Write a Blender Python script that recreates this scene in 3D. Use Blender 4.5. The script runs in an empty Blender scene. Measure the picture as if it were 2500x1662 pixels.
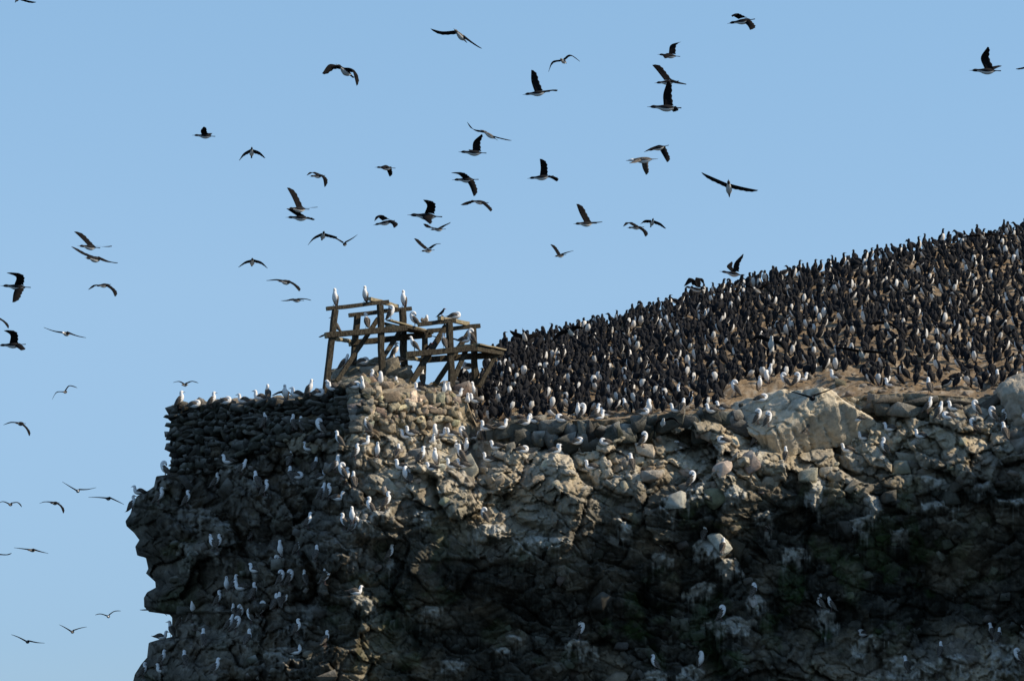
import bpy, math, random
import numpy as np
from mathutils import Vector
from mathutils.bvhtree import BVHTree

S = bpy.context.scene
COL = S.collection
R = math.radians
random.seed(7)
rng = np.random.default_rng(7)

# ------------------------------------------------------------------ camera, sky, sun
D = 150.0                      # metres from the boat to the front of the cliff (plane Y = 0)
FPX = 67.0 * D                 # focal length in photograph pixels (photograph 2500 x 1662)
PITCH = R(8.5)
CAM = np.array([0.0, -D, 3.0])
cam_d = bpy.data.cameras.new('camera'); cam = bpy.data.objects.new('camera', cam_d); COL.objects.link(cam)
cam.location = CAM; cam.rotation_euler = (R(90) + PITCH, 0, 0)
cam_d.sensor_width = 36.0; cam_d.lens = 36.0 * FPX / 2500.0
cam_d.clip_start = 1.0; cam_d.clip_end = 20000.0
S.camera = cam
SUN = np.array([0.79, -0.10, 0.56]); SUN = SUN / np.linalg.norm(SUN)
W = bpy.data.worlds.new('World'); S.world = W; W.use_nodes = True
nt = W.node_tree; nt.nodes.clear()
sky = nt.nodes.new('ShaderNodeTexSky'); sky.sky_type = 'NISHITA'; sky.sun_disc = False
sky.sun_elevation = math.asin(SUN[2]); sky.sun_rotation = math.atan2(SUN[0], SUN[1])
sky.altitude = 0; sky.air_density = 1.0; sky.dust_density = 0.0; sky.ozone_density = 3.0
bg = nt.nodes.new('ShaderNodeBackground'); bg.inputs['Strength'].default_value = 0.145
mul = nt.nodes.new('ShaderNodeMix'); mul.data_type = 'RGBA'; mul.blend_type = 'MULTIPLY'; mul.inputs[0].default_value = 1.0
wtc = nt.nodes.new('ShaderNodeTexCoord'); wsx = nt.nodes.new('ShaderNodeSeparateXYZ'); wcr = nt.nodes.new('ShaderNodeValToRGB')
nt.links.new(wtc.outputs['Generated'], wsx.inputs[0]); nt.links.new(wsx.outputs['Z'], wcr.inputs[0])
cr = wcr.color_ramp                     # a drier horizon than the model sky: less pale glow low down
cr.elements[0].position = 0.0; cr.elements[0].color = (.34, .40, .60, 1); cr.elements[1].position = 0.23; cr.elements[1].color = (.93, .975, .94, 1)
for p_, c_ in ((.075, (.50, .575, .73)), (.16, (.82, .84, .86))):
    e_ = cr.elements.new(p_); e_.color = (*c_, 1)
nt.links.new(wcr.outputs[0], mul.inputs[7])
wo = nt.nodes.new('ShaderNodeOutputWorld')
nt.links.new(sky.outputs[0], mul.inputs[6]); nt.links.new(mul.outputs[2], bg.inputs[0]); nt.links.new(bg.outputs[0], wo.inputs[0])
sl = bpy.data.lights.new('sun', 'SUN'); sl.energy = 4.7; sl.angle = R(0.53); sl.color = (1.0, 0.86, 0.66)
so = bpy.data.objects.new('sun', sl); COL.objects.link(so)
so.rotation_euler = Vector(SUN).to_track_quat('Z', 'Y').to_euler()
S.view_settings.view_transform = 'Standard'; S.view_settings.look = 'None'
S.view_settings.exposure = 0.2; S.view_settings.gamma = 1.0
S.cycles.max_bounces = 5; S.cycles.diffuse_bounces = 3

cp, sp = math.cos(PITCH), math.sin(PITCH)
def P(px, py, Y):
    """photograph pixel + depth Y -> world point (works on arrays)"""
    px = np.asarray(px, float); py = np.asarray(py, float); Y = np.asarray(Y, float)
    a = (px - 1250) / FPX; b = (831 - py) / FPX
    dy = cp - b * sp; dz = sp + b * cp
    k = (Y + D) / dy
    return np.stack(np.broadcast_arrays(CAM[0] + a * k, Y + 0 * k, CAM[2] + dz * k), axis=-1)
def ray(px, py):
    p = P(px, py, 0.0) - CAM
    return p / np.linalg.norm(p)
def interp(x, pts):
    xs = [p[0] for p in pts]; ys = [p[1] for p in pts]
    return np.interp(x, xs, ys)

# ------------------------------------------------------------------ noise
def h2(ix, iy, seed=0):
    a = (ix.astype(np.int64) * 374761393 + iy.astype(np.int64) * 668265263 + seed * 1274126177) & 0xffffffff
    a = ((a ^ (a >> 13)) * 1274126177) & 0xffffffff
    a = ((a ^ (a >> 15)) * 2246822519) & 0xffffffff
    return ((a ^ (a >> 16)) & 0xffffff) / float(0xffffff)
def vn(x, y, seed=0):
    ix = np.floor(x); iy = np.floor(y); fx = x - ix; fy = y - iy
    fx = fx * fx * (3 - 2 * fx); fy = fy * fy * (3 - 2 * fy)
    a = h2(ix, iy, seed); b = h2(ix + 1, iy, seed); c = h2(ix, iy + 1, seed); d = h2(ix + 1, iy + 1, seed)
    return (a * (1 - fx) + b * fx) * (1 - fy) + (c * (1 - fx) + d * fx) * fy
def fbm(x, y, seed=0, o=4):
    s = 0; a = 0.5; t = 0
    for i in range(o):
        s = s + a * vn(x, y, seed + 17 * i); t += a; x = x * 2.03 + 3.1; y = y * 2.03 + 1.7; a *= 0.5
    return s / t
def voro(x, y, seed=0, manh=False):
    ix = np.floor(x); iy = np.floor(y)
    F1 = np.full(x.shape, 9.0); F2 = np.full(x.shape, 9.0)
    cx = np.zeros(x.shape); cy = np.zeros(x.shape); ci = np.zeros(x.shape); cj = np.zeros(x.shape)
    for i in (-1, 0, 1):
        for j in (-1, 0, 1):
            gx = ix + i; gy = iy + j
            qx = gx + 0.1 + 0.8 * h2(gx, gy, seed + 1); qy = gy + 0.1 + 0.8 * h2(gx, gy, seed + 2)
            d = (np.abs(x - qx) + np.abs(y - qy)) * .8 if manh else np.hypot(x - qx, y - qy)
            m = d < F1
            F2 = np.where(m, F1, np.minimum(F2, d))
            cx = np.where(m, qx, cx); cy = np.where(m, qy, cy); ci = np.where(m, gx, ci); cj = np.where(m, gy, cj)
            F1 = np.where(m, d, F1)
    return F1, F2, ci, cj, cx, cy
def sstep(a, b, x):
    t = np.clip((x - a) / (b - a), 0, 1); return t * t * (3 - 2 * t)

# ------------------------------------------------------------------ helpers
def tag(o, label=None, cat=None, group=None, kind=None):
    if label: o['label'] = label
    if cat: o['category'] = cat
    if group: o['group'] = group
    if kind: o['kind'] = kind
    return o
def mesh(name, v, f, mats, mi=None, col=None, smooth=True):
    me = bpy.data.meshes.new(name)
    v = np.asarray(v, np.float32); n = len(v)
    if isinstance(f, np.ndarray):
        k = f.shape[1]; me.vertices.add(n); me.vertices.foreach_set('co', v.ravel())
        me.loops.add(f.size); me.loops.foreach_set('vertex_index', f.astype(np.int32).ravel())
        me.polygons.add(len(f)); me.polygons.foreach_set('loop_start', np.arange(0, f.size, k, dtype=np.int32))
        me.polygons.foreach_set('loop_total', np.full(len(f), k, np.int32))
        me.update(calc_edges=True)
    else:
        me.from_pydata(v.tolist(), [], f)
    for m in mats: me.materials.append(m)
    if mi is not None: me.polygons.foreach_set('material_index', np.asarray(mi, np.int32))
    if smooth: me.polygons.foreach_set('use_smooth', np.ones(len(me.polygons), bool))
    if col is not None:
        a = me.color_attributes.new('col', 'FLOAT_COLOR', 'POINT')
        c = np.ones((n, 4), np.float32); c[:, :3] = col; a.data.foreach_set('color', c.ravel())
    me.validate()
    return me
def obj(name, me, parent=None):
    o = bpy.data.objects.new(name, me); COL.objects.link(o)
    if parent: o.parent = parent
    return o
def empty(name, loc=(0, 0, 0)):
    o = bpy.data.objects.new(name, None); COL.objects.link(o); o.location = loc; return o
def N(t, ty, **k):
    n = t.nodes.new(ty)
    for a, b in k.items(): setattr(n, a, b)
    return n
def mat(name, col=(0.5, 0.5, 0.5), rough=0.85, attr=False, bump=0.0, bscale=8.0, var=0.0, vscale=6.0, spec=0.25, col2=None, streak=None):
    m = bpy.data.materials.new(name); m.use_nodes = True; t = m.node_tree
    b = t.nodes['Principled BSDF']; b.inputs['Roughness'].default_value = rough
    b.inputs['Specular IOR Level'].default_value = spec
    tc = N(t, 'ShaderNodeTexCoord')
    if attr:
        a = N(t, 'ShaderNodeAttribute', attribute_name='col'); src = a.outputs['Color']
    else:
        a = N(t, 'ShaderNodeRGB'); a.outputs[0].default_value = (*col, 1); src = a.outputs[0]
    if var or col2:
        n = N(t, 'ShaderNodeTexNoise'); n.inputs['Scale'].default_value = vscale; n.inputs['Detail'].default_value = 6; n.inputs['Roughness'].default_value = 0.7
        vec = tc.outputs['Object']
        if streak:
            mp = N(t, 'ShaderNodeMapping'); mp.inputs['Scale'].default_value = streak; t.links.new(vec, mp.inputs[0]); vec = mp.outputs[0]
        t.links.new(vec, n.inputs['Vector'])
        if col2:
            r = N(t, 'ShaderNodeMapRange'); r.inputs[1].default_value = 0.42; r.inputs[2].default_value = 0.6
            t.links.new(n.outputs[0], r.inputs[0])
            mx = N(t, 'ShaderNodeMix', data_type='RGBA'); t.links.new(r.outputs[0], mx.inputs[0]); t.links.new(src, mx.inputs[6]); mx.inputs[7].default_value = (*col2, 1)
            src = mx.outputs[2]
        else:
            r = N(t, 'ShaderNodeMapRange'); r.inputs[1].default_value = 0.3; r.inputs[2].default_value = 0.7
            r.inputs[3].default_value = 1 - var; r.inputs[4].default_value = 1 + var
            t.links.new(n.outputs[0], r.inputs[0])
            vm = N(t, 'ShaderNodeVectorMath', operation='SCALE'); t.links.new(src, vm.inputs[0]); t.links.new(r.outputs[0], vm.inputs['Scale'])
            src = vm.outputs[0]
    t.links.new(src, b.inputs['Base Color'])
    if bump:
        n2 = N(t, 'ShaderNodeTexNoise'); n2.inputs['Scale'].default_value = bscale; n2.inputs['Detail'].default_value = 8; n2.inputs['Roughness'].default_value = 0.72
        t.links.new(tc.outputs['Object'], n2.inputs['Vector'])
        bp = N(t, 'ShaderNodeBump'); bp.inputs['Strength'].default_value = 1.0; bp.inputs['Distance'].default_value = bump
        t.links.new(n2.outputs[0], bp.inputs['Height']); t.links.new(bp.outputs[0], b.inputs['Normal'])
    return m

M_ROCK = mat('guano stained rock', attr=True, bump=0.16, bscale=2.6, var=0.35, vscale=3.5, rough=0.9, spec=0.12)
M_STONE = mat('fieldstone', attr=True, bump=0.17, bscale=5.0, var=0.4, vscale=5.0, rough=0.9, spec=0.12)
M_DIRT = mat('guano earth', attr=True, bump=0.10, bscale=3.0, var=0.3, vscale=2.2, rough=0.95, spec=0.05)
M_WOOD = mat('weathered timber', (0.026, 0.021, 0.016), col2=(0.085, 0.074, 0.052), vscale=5, streak=(6, 6, 1.2), bump=0.02, bscale=14, rough=0.9, spec=0.1)
M_WOODLIT = mat('pale sunlit timber', (0.30, 0.25, 0.17), col2=(0.20, 0.17, 0.10), vscale=6, bump=0.02, bscale=14, rough=0.9, spec=0.1)  # paler copy of the timber with sunlight put into its colour
M_SEA = mat('sea water', (0.010, 0.030, 0.045), rough=0.12, bump=0.3, bscale=0.35, spec=0.5)
B_WHITE = mat('white plumage', (0.80, 0.79, 0.77), rough=0.8, spec=0.1, var=0.06, vscale=25)
B_BROWN = mat('brown booby plumage', (0.055, 0.045, 0.038), col2=(0.16, 0.14, 0.115), vscale=22, rough=0.75, spec=0.2)
B_BLACK = mat('black plumage', (0.009, 0.010, 0.013), col2=(0.021, 0.020, 0.020), vscale=18, rough=0.8, spec=0.10)
B_WING = mat('dark wing plumage', (0.008, 0.008, 0.009), col2=(0.015, 0.013, 0.012), vscale=14, rough=0.9, spec=0.04)
B_BELLY = mat('pale underparts', (0.62, 0.61, 0.58), rough=0.85, spec=0.1)
B_BILL = mat('horn bill', (0.10, 0.10, 0.11), rough=0.5)
B_FOOT = mat('webbed foot skin', (0.14, 0.09, 0.08), rough=0.6)
B_RED = mat('red bill', (0.35, 0.06, 0.04), rough=0.5)
BM = [B_WHITE, B_BROWN, B_BLACK, B_WING, B_BELLY, B_BILL, B_FOOT, B_RED, mat('cormorant belly', (0.74, 0.72, 0.68), rough=0.85, spec=0.1, col2=(0.54, 0.52, 0.48), vscale=3)]

# ------------------------------------------------------------------ bird coordinates (read off zoomed crops: origin x, origin y, scale)
ZO = {'1': (760, 660, 4.612), '2': (380, 900, 4.481), '3': (850, 900, 4.238), '4': (1180, 680, 3.92), '5': (300, 1050, 2.5615),
      '6': (1350, 850, 3.1354), '7': (1850, 850, 3.1354), '8': (1500, 1200, 3.3933), '9': (1950, 1250, 3.805), '0': (900, 1150, 3.063),
      'A': (0, 0, 2.775), 'B': (700, 0, 2.775), 'C': (1400, 0, 2.1445), 'D': (0, 500, 2.851), 'E': (0, 950, 2.202),
      'G': (1700, 500, 2.949), 'V': (0, 0, 0.9436), 'H': (940, 480, 7.84), 'I': (1280, 560, 3.932)}
def nat(z, x, y):
    ox, oy, s = ZO[z]; return ox + x / s, oy + y / s

# perched boobies: zoom, x, y of the feet, pose, facing.  U upright, P preening with arched neck, S sitting, T head tucked and lying
BOOBY = """2 265 425 U R;2 430 425 T R;2 610 420 U R;2 770 385 T R;2 960 380 S L;2 1225 345 U B;2 1135 345 S L;2 1425 350 U F;2 1540 312 S L
2 1690 295 U R;2 1780 300 T R;2 1940 242 S L;2 2175 215 T R;2 2260 222 S F;2 1190 645 U B;2 1505 670 U B;2 1600 690 U B;2 1815 720 P L
2 1180 930 P B;2 2005 850 U L;2 2290 835 S R;2 2190 985 U R;2 1670 900 S L;2 480 1095 U B;2 790 1038 S L;2 940 1150 U R;2 1470 1070 U B
2 1740 1125 U B;2 1970 1130 U R;2 1480 1235 U B;2 1545 1205 T R;2 1810 1210 S R;2 2080 1265 U R;2 2035 1200 P L;2 2170 1300 U B;2 650 1305 U R
2 1115 1300 U B;2 1195 1385 U R;2 105 1178 P L;2 30 1475 U R;2 345 1495 U R;2 1820 1425 U R;2 1895 1430 U R;2 1990 1445 S R
3 190 645 P L;3 460 690 U F;3 605 725 S L;3 650 690 S L;3 865 770 S F;3 905 725 P F;3 960 700 S R;3 1075 700 S L;3 1190 750 P L;3 1300 735 S R
3 1390 745 U B;3 1425 640 S L;3 1590 622 S R;3 1830 585 S R;3 1925 560 S L;3 2210 550 T L;3 1535 835 S L;3 2140 872 S R;3 1830 985 P B
3 1450 960 S L;3 170 792 S R;3 300 920 U F;3 510 930 U B;3 545 1045 S L;3 640 1190 U B;3 590 1160 P F;3 760 980 U R;3 905 1000 U F
3 870 1055 S L;3 1130 900 U F;3 1160 960 U L;3 1215 880 U F;3 1070 1035 S L;3 1185 1030 S L;3 1400 1590 P L;3 225 1505 U L
3 400 1445 U R;3 40 1600 U F;3 1800 870 T R
5 800 690 U B;5 560 750 U L;5 592 750 U R;5 985 795 U F;5 1100 775 U R;5 1205 815 U B;5 825 890 S L;5 965 875 P R;5 1140 965 U B
5 1265 960 P R;5 990 965 P R;5 1045 965 P R;5 650 1010 U F;5 695 995 U R;5 740 1000 S L;5 820 1055 U B;5 1455 1030 S R;5 1228 1035 U B
5 600 1095 U R;5 950 1125 U B;5 1022 1090 P R;5 980 1110 U B;5 440 1155 P F;5 430 1195 U R;5 700 1175 U B;5 740 1185 P R;5 800 1205 P L
5 840 1170 U B;5 872 1160 P R;5 665 1252 U R;5 705 1255 P R;5 780 1345 U B;5 505 1345 U B;5 1095 1275 U R;5 1265 1345 U B;5 1080 1402 S R
5 245 1465 U R;5 240 1515 S L;5 575 1525 U R;5 390 1475 U B;5 838 1575 U F;5 128 1545 U R;5 240 1308 S R;5 305 1295 U B;5 360 1225 U R
5 1385 618 U L;5 1440 642 P R;5 1160 608 U R;5 100 402 S L;5 62 505 U R
6 190 535 U F;6 232 535 P R;6 322 545 U R;6 350 548 S R;6 410 525 S L;6 560 498 U B;6 690 510 T R;6 740 505 P F;6 720 490 S L;6 955 400 U F
6 990 495 U B;6 940 490 S L;6 1042 445 U R;6 1215 495 S L;6 1290 475 S L;6 1395 362 P L;6 1580 325 U F;6 1642 275 P F;6 1655 235 U F
6 1780 292 P L;6 1862 290 P R;6 1905 250 S R;6 1600 408 T R;6 1570 572 P R;6 1650 595 P R;6 1945 655 U B;6 1555 745 U R;6 690 750 P R
6 1235 745 P R;6 1300 728 T L;6 400 740 T L;6 190 735 T R;6 25 805 S R;6 960 770 T L;6 290 930 S L;6 600 930 U B;6 1060 1060 P R
6 1780 870 U B;6 1630 1395 U L;6 1160 1465 U B;6 1300 1565 U B;6 830 1550 U L
7 590 238 S L;7 1012 295 S L;7 1312 345 U B;7 1740 225 S R;7 1830 280 U B;7 1300 495 U R;7 1392 535 U R;7 1500 480 S L;7 1455 542 T L
7 1672 510 P L;7 1805 565 P L;7 1892 575 P R;7 1888 695 U B;7 1660 645 P L;7 1038 525 T R;7 1012 635 S L;7 1242 688 S L;7 765 562 S L
7 812 705 S L;7 682 795 S L;7 965 815 U L;7 2038 575 U L
8 1150 880 P B;8 888 1065 P R;8 1705 975 P L;8 1795 985 U L;8 335 1475 U L;8 715 1455 P F
9 600 1150 T L;9 1850 1210 U B;9 1795 1175 U B;9 2078 1110 U L;9 1315 1340 U B;9 1000 1485 U B;9 1268 1550 U B;9 2045 1400 P L
0 160 662 U R;0 1578 1245 P R"""
BOOBY = [e.split() for ln in BOOBY.split('\n') for e in ln.split(';')]
BOOBY = [(*nat(z, float(x), float(y)), p, f) for z, x, y, p, f in BOOBY]

# ------------------------------------------------------------------ the cliff: sheet of rock in depth, block relief, ledges
CX = [330, 600, 880, 1000, 1250, 1450, 1650, 1800, 2100, 2350, 2600]
CY = [950, 1040, 1080, 1100, 1150, 1200, 1300, 1400, 1500, 1600, 1700]
SL = [[.1, .1, .05, .05, 0, 0, 0, 0, .1, .1, .1], [.1, .1, .2, .3, .05, 0, 0, .5, .8, .8, .8], [.1, .15, .8, 1.3, .3, .1, .1, .5, .9, .8, .8],
      [.3, .3, 1.0, 1.4, 1.4, 1.4, 1.2, .6, .8, .8, .8], [.4, .5, .8, 1.0, .8, .8, .7, .6, .6, .3, .3], [0, .4, .5, .3, .7, .6, .5, .1, 0, -.3, -.3],
      [-.5, .2, .2, -.8, .6, -.3, -.7, -.6, -.5, -.5, -.5], [-.6, .2, -.3, -.8, -.6, -.9, -.7, -.5, -.4, -.4, -.4], [-.3, .4, -.1, -.5, -.9, -.6, -.4, -.3, -.2, -.2, -.2],
      [.4, .5, .2, -.2, -.3, -.2, .0, .1, .4, .8, .8], [.4, .4, .2, 0, 0, 0, 0, 0, .3, .5, .5]]
SHADE = [[.8, .8, .5, .0, 0, 0, 0, 0, .2, .6, .6], [.8, .8, .4, .1, .5, .6, .7, 0, .2, .3, .3], [.8, .7, .3, 0, .5, .6, .7, 0, .1, .1, .1],  # how far the rock colour is darkened to carry the face's shade
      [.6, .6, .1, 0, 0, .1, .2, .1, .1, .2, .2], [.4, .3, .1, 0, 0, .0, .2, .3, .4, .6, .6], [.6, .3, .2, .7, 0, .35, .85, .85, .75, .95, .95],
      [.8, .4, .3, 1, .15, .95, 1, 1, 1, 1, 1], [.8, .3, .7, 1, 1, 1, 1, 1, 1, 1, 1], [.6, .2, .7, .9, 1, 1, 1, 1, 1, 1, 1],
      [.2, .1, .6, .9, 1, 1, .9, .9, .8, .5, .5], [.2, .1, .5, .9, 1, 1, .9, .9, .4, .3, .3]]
SL = np.array(SL); SHADE = np.array(SHADE)
def tab(T, px, py):
    i = np.interp(px, CX, range(len(CX))); j = np.interp(py, CY, range(len(CY)))
    i0 = np.clip(np.floor(i).astype(int), 0, len(CX) - 2); j0 = np.clip(np.floor(j).astype(int), 0, len(CY) - 2)
    a = i - i0; b = j - j0
    return (T[j0, i0] * (1 - a) + T[j0, i0 + 1] * a) * (1 - b) + (T[j0 + 1, i0] * (1 - a) + T[j0 + 1, i0 + 1] * a) * b
RIM = [(300, 1000), (432, 998), (500, 990), (600, 982), (700, 975), (760, 968), (850, 952), (880, 948), (940, 958), (1000, 962), (1100, 968), (1140, 985), (1165, 1045),
       (1200, 1040), (1250, 1032), (1350, 1025), (1450, 1028), (1550, 1018), (1650, 1012), (1750, 1006), (1800, 1000), (1950, 985), (2110, 965), (2200, 960), (2300, 965), (2400, 972), (2500, 962), (3100, 930)]
RIMY = [(300, 7.0), (430, 5.6), (600, 3.4), (880, .5), (1110, 2.3), (1160, 3.0), (1200, 1.9), (1500, 1.2), (1800, 1.6), (2100, 2.6), (2500, 2.0), (2600, 1.0), (2720, -4.0), (3100, -7.0)]  # past the right edge an unseen bulge, added to shade the lower face
OUT = [(900, 434), (995, 432), (1018, 424), (1029, 427), (1041, 415), (1063, 411), (1082, 419), (1132, 418), (1159, 413), (1163, 381), (1188, 376), (1197, 363), (1211, 334), (1231, 325),
       (1254, 318), (1272, 306), (1284, 309), (1300, 327), (1318, 340), (1334, 330), (1356, 335), (1361, 356), (1388, 362), (1399, 356), (1420, 379), (1434, 380), (1445, 359), (1459, 351),
       (1481, 352), (1493, 364), (1500, 414), (1518, 429), (1545, 429), (1554, 420), (1561, 386), (1568, 363), (1604, 359), (1620, 345), (1645, 329), (1662, 325), (1750, 310), (2000, 270), (2800, 200)]
cols = np.concatenate([np.arange(300, 2560, 2.6), np.arange(2560, 3101, 6.0)])
rows_t = np.concatenate([np.linspace(0, 1, 285), 1 + np.linspace(0.01, .5, 70), 1.5 + np.linspace(.05, 1.1, 24)])
PX0, T = np.meshgrid(cols, rows_t)
top = interp(PX0, RIM)
PY = top + (1700 - top) * T
o_ = interp(PY, OUT)
PX = np.where(PX0 < 900, o_ + (PX0 - 300) / 600.0 * (900 - o_), PX0)
top = interp(PX, RIM); PY = top + (1700 - top) * T
slope = tab(SL, PX, PY)
dup = np.zeros_like(PY); dup[1:] = (PY[1:] - PY[:-1]) / 67.0
Y = interp(PX, RIMY) - np.cumsum(slope * dup, axis=0)
def hblur(A, n):
    k = np.pad(A, ((0, 0), (n, n)), mode='edge'); c = np.cumsum(np.pad(k, ((0, 0), (1, 0))), axis=1)
    return (c[:, 2 * n + 1:] - c[:, :-(2 * n + 1)]) / (2 * n + 1)
nf_ = int((cols < 2560).sum()); Ys = hblur(hblur(Y[:, :nf_], 55), 45)
bl_ = sstep(1090, 1240, PY[:, :nf_]) * sstep(2450, 2250, PX[:, :nf_]) * sstep(340, 620, PX[:, :nf_])
Y[:, :nf_] = Y[:, :nf_] * (1 - bl_) + Ys * bl_
X_ = PX / 67.0; Z_ = -PY / 67.0
wx = fbm(X_ * .7, Z_ * .7, 5) - .5; wz = fbm(X_ * .7 + 9, Z_ * .7, 6) - .5
def blocks(sc, amp, seed, crack, tilt=0.5, ax=1.0, az=1.0, rot=0.0, manh=False, pil=0.0):
    u0 = X_ + wx * .7; v0 = Z_ + wz * .7; ra = R(rot)
    u = (u0 * math.cos(ra) + v0 * math.sin(ra)) * sc * ax; v = (-u0 * math.sin(ra) + v0 * math.cos(ra)) * sc * az
    F1, F2, ci, cj, cx, cy = voro(u, v, seed, manh)
    off = (h2(ci, cj, seed + 3) - .5) * 2
    tx = (h2(ci, cj, seed + 4) - .5) * 2; tz = h2(ci, cj, seed + 5) * 2 - 1.0
    d = off * amp + (tx * (u - cx) + tz * (v - cy)) * amp * tilt * 2
    edge = F2 - F1
    return d + crack * (1 - sstep(0, .22, edge)) * 1.0 + amp * pil * F1 * F1, h2(ci, cj, seed + 8), edge, (v - cy)
d1, id1, e1, v1 = blocks(.42, .60, 11, .3, .9, rot=24, manh=True)
d2, id2, e2, v2_ = blocks(1.15, .28, 31, .14, 1.0, ax=.8, az=1.3, rot=-18, manh=True, pil=.3)
d3, id3, e3, v3 = blocks(2.9, .12, 51, .04, 1.1, ax=.8, az=1.3, rot=31, manh=True)
d4, id4, e4, v4 = blocks(6.5, .035, 71, .012, 1.1, rot=-33, manh=True)
bed = (Z_ * 1.05 + X_ * .22 + wz * 1.6 + .5 * id1); bed = bed - np.floor(bed)
d1 = d1 + (.5 - bed) * .30 * sstep(.35, .6, fbm(X_ * .35, Z_ * .35, 14)) + .10 * np.abs(fbm(X_ * 2.2 + Z_, Z_ * 1.4, 15) - .5) * 2
fine = (fbm(X_ * 5, Z_ * 5, 91, 5) - .5) * .12
big = (fbm(X_ * .28, Z_ * .28, 3, 3) - .5) * 1.6
fade = sstep(0, .10, T)
smoothm = np.clip(1 - np.hypot((PX - 1940) / 180, (PY - 1030) / 100), 0, 1)       # behind the big pale boulder
left = sstep(1000, 800, PX)
lump = sstep(.3, .9, left) * sstep(1080, 1160, PY)
rel = d1 * (1 - .3 * left) + d2 + d3 * (1 - .4 * lump) + d4 + fine + big
rel = rel * (1 - .40 * sstep(.4, 1, tab(SHADE, PX, PY)) * (1 - left)) * (0.25 + .75 * fade) * (1 - .7 * smoothm) * (1 - .75 * sstep(1150, 1130, PX) * sstep(1080, 1040, PY))
Y = Y + rel + 1.3 * sstep(0, .5, smoothm)
# horizontal courses on the left wall face give it its banding; ledges for every perched bird and every whitewashed shelf
SHELF = [(1195, 1278, 90, 40), (1310, 1306, 120, 45), (1615, 1350, 60, 50), (1725, 1318, 80, 70), (1780, 1366, 66, 70), (1712, 1424, 70, 50), (1795, 1506, 120, 60), (1845, 1456, 60, 60), (2015, 1487, 52, 85),
         (2118, 1553, 90, 60), (1418, 1560, 70, 60), (1258, 1550, 36, 18), (1228, 1582, 45, 22), (1590, 1636, 80, 50), (1690, 1630, 60, 60), (1995, 1140, 55, 90), (2285, 1160, 70, 55), (2135, 1205, 50, 70), (2300, 1222, 84, 26),
         (2470, 1218, 90, 22), (2445, 1566, 110, 90), (2230, 1605, 150, 90), (2340, 1600, 70, 60), (540, 1280, 70, 90), (460, 1240, 110, 70), (840, 1300, 90, 90), (905, 1240, 90, 60), (700, 1585, 80, 60), (450, 1525, 80, 50),
         (585, 1130, 80, 40), (380, 1165, 60, 60), (470, 1325, 60, 80), (620, 1172, 60, 50), (545, 1345, 60, 70), (720, 1520, 90, 60), (880, 1455, 80, 60), (1035, 1245, 60, 50), (760, 1470, 80, 50), (1985, 1180, 40, 80), (1800, 1190, 60, 50),
         (1640, 1205, 80, 60), (1700, 1180, 50, 60), (1520, 1270, 46, 60), (2110, 1260, 60, 60), (2400, 1180, 50, 30), (1870, 1250, 60, 40), (1930, 1330, 70, 60), (2200, 1290, 50, 30), (1050, 1480, 60, 30), (1100, 1610, 70, 40)]
gsrc = np.zeros_like(Y)
def ledge(px, py, w, h, A, g):
    m = (np.abs(PX - px) < w * 1.2) & (PY > py - 8) & (PY < py + h * 1.6)
    if not m.any(): return
    x = PX[m]; y = PY[m]
    sd = int(px * 3 + py) % 997
    jag = (vn(x / 8, x * 0 + py, 3) - .5) * 10 + (vn(x / 26, x * 0 + py, 5) - .5) * h * .5
    dy = y - py - jag * .5
    xx = (x - px) / (w * .5) + (vn(y / 14, y * 0 + sd, 6) - .5) * .7
    prof = np.exp(-np.abs(xx) ** 3) * sstep(-1.5, 2.5, dy) * (1 - sstep(h * .35, h * 1.2, dy + np.abs(xx) * h * .35 + (vn(x / 7, y / 11, 4) - .5) * h * .8))
    Y[m] -= A * prof
    dy = dy - h * .22 * xx ** 2
    blob = 1.05 - xx ** 2 * .95 - (np.maximum(dy, 0) / (h * .8)) ** 2 + (fbm(x / 13 + sd, y / 17, 7, 4) - .5) * 2.2 + (vn(x / 3.5, y / 40 + sd, 9) - .5) * .7
    gsrc[m] = np.maximum(gsrc[m], g * sstep(.15, .55, blob) * sstep(-3, 1, dy))
rs = random.Random(3)
for (a, b, c, d) in SHELF: ledge(a, b, c, d, rs.uniform(.28, .5), 1.0)
for (bx, by, p, f) in BOOBY:
    if 1130 > by > 1000 or by >= 1130:
        if interp(bx, RIM) + 12 < by: ledge(bx, by, rs.uniform(16, 30), rs.uniform(16, 34), rs.uniform(.16, .26), .8)
# masonry look of the left wall under its stones, cave dents
for (cx_, cy_, w_, h_, a_) in [(690, 1325, 60, 28, .9), (560, 1100, 12, 8, .5), (1700, 1300, 60, 26, .8), (2010, 1290, 50, 22, .5), (1080, 1215, 40, 30, .4), (930, 1350, 60, 30, .6), (2300, 1400, 200, 60, .7), (1480, 1240, 50, 40, .5), (1330, 1240, 26, 40, .4), (2160, 1620, 60, 40, .6)]:
    Y += a_ * np.exp(-((PX - cx_) / w_) ** 2 - ((PY - cy_) / h_) ** 2)
# left edge rounds back
dist = (PX - interp(PY, OUT)) / 67.0
Y += 1.6 * np.exp(-np.maximum(dist, 0) / .22)
# light smoothing
def blur(A):
    return A * 1.0
    B = A.copy(); B[1:-1, 1:-1] = (A[1:-1, 1:-1] * 4 + A[:-2, 1:-1] + A[2:, 1:-1] + A[1:-1, :-2] + A[1:-1, 2:]) / 8; return B
Y = blur(Y)
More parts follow.
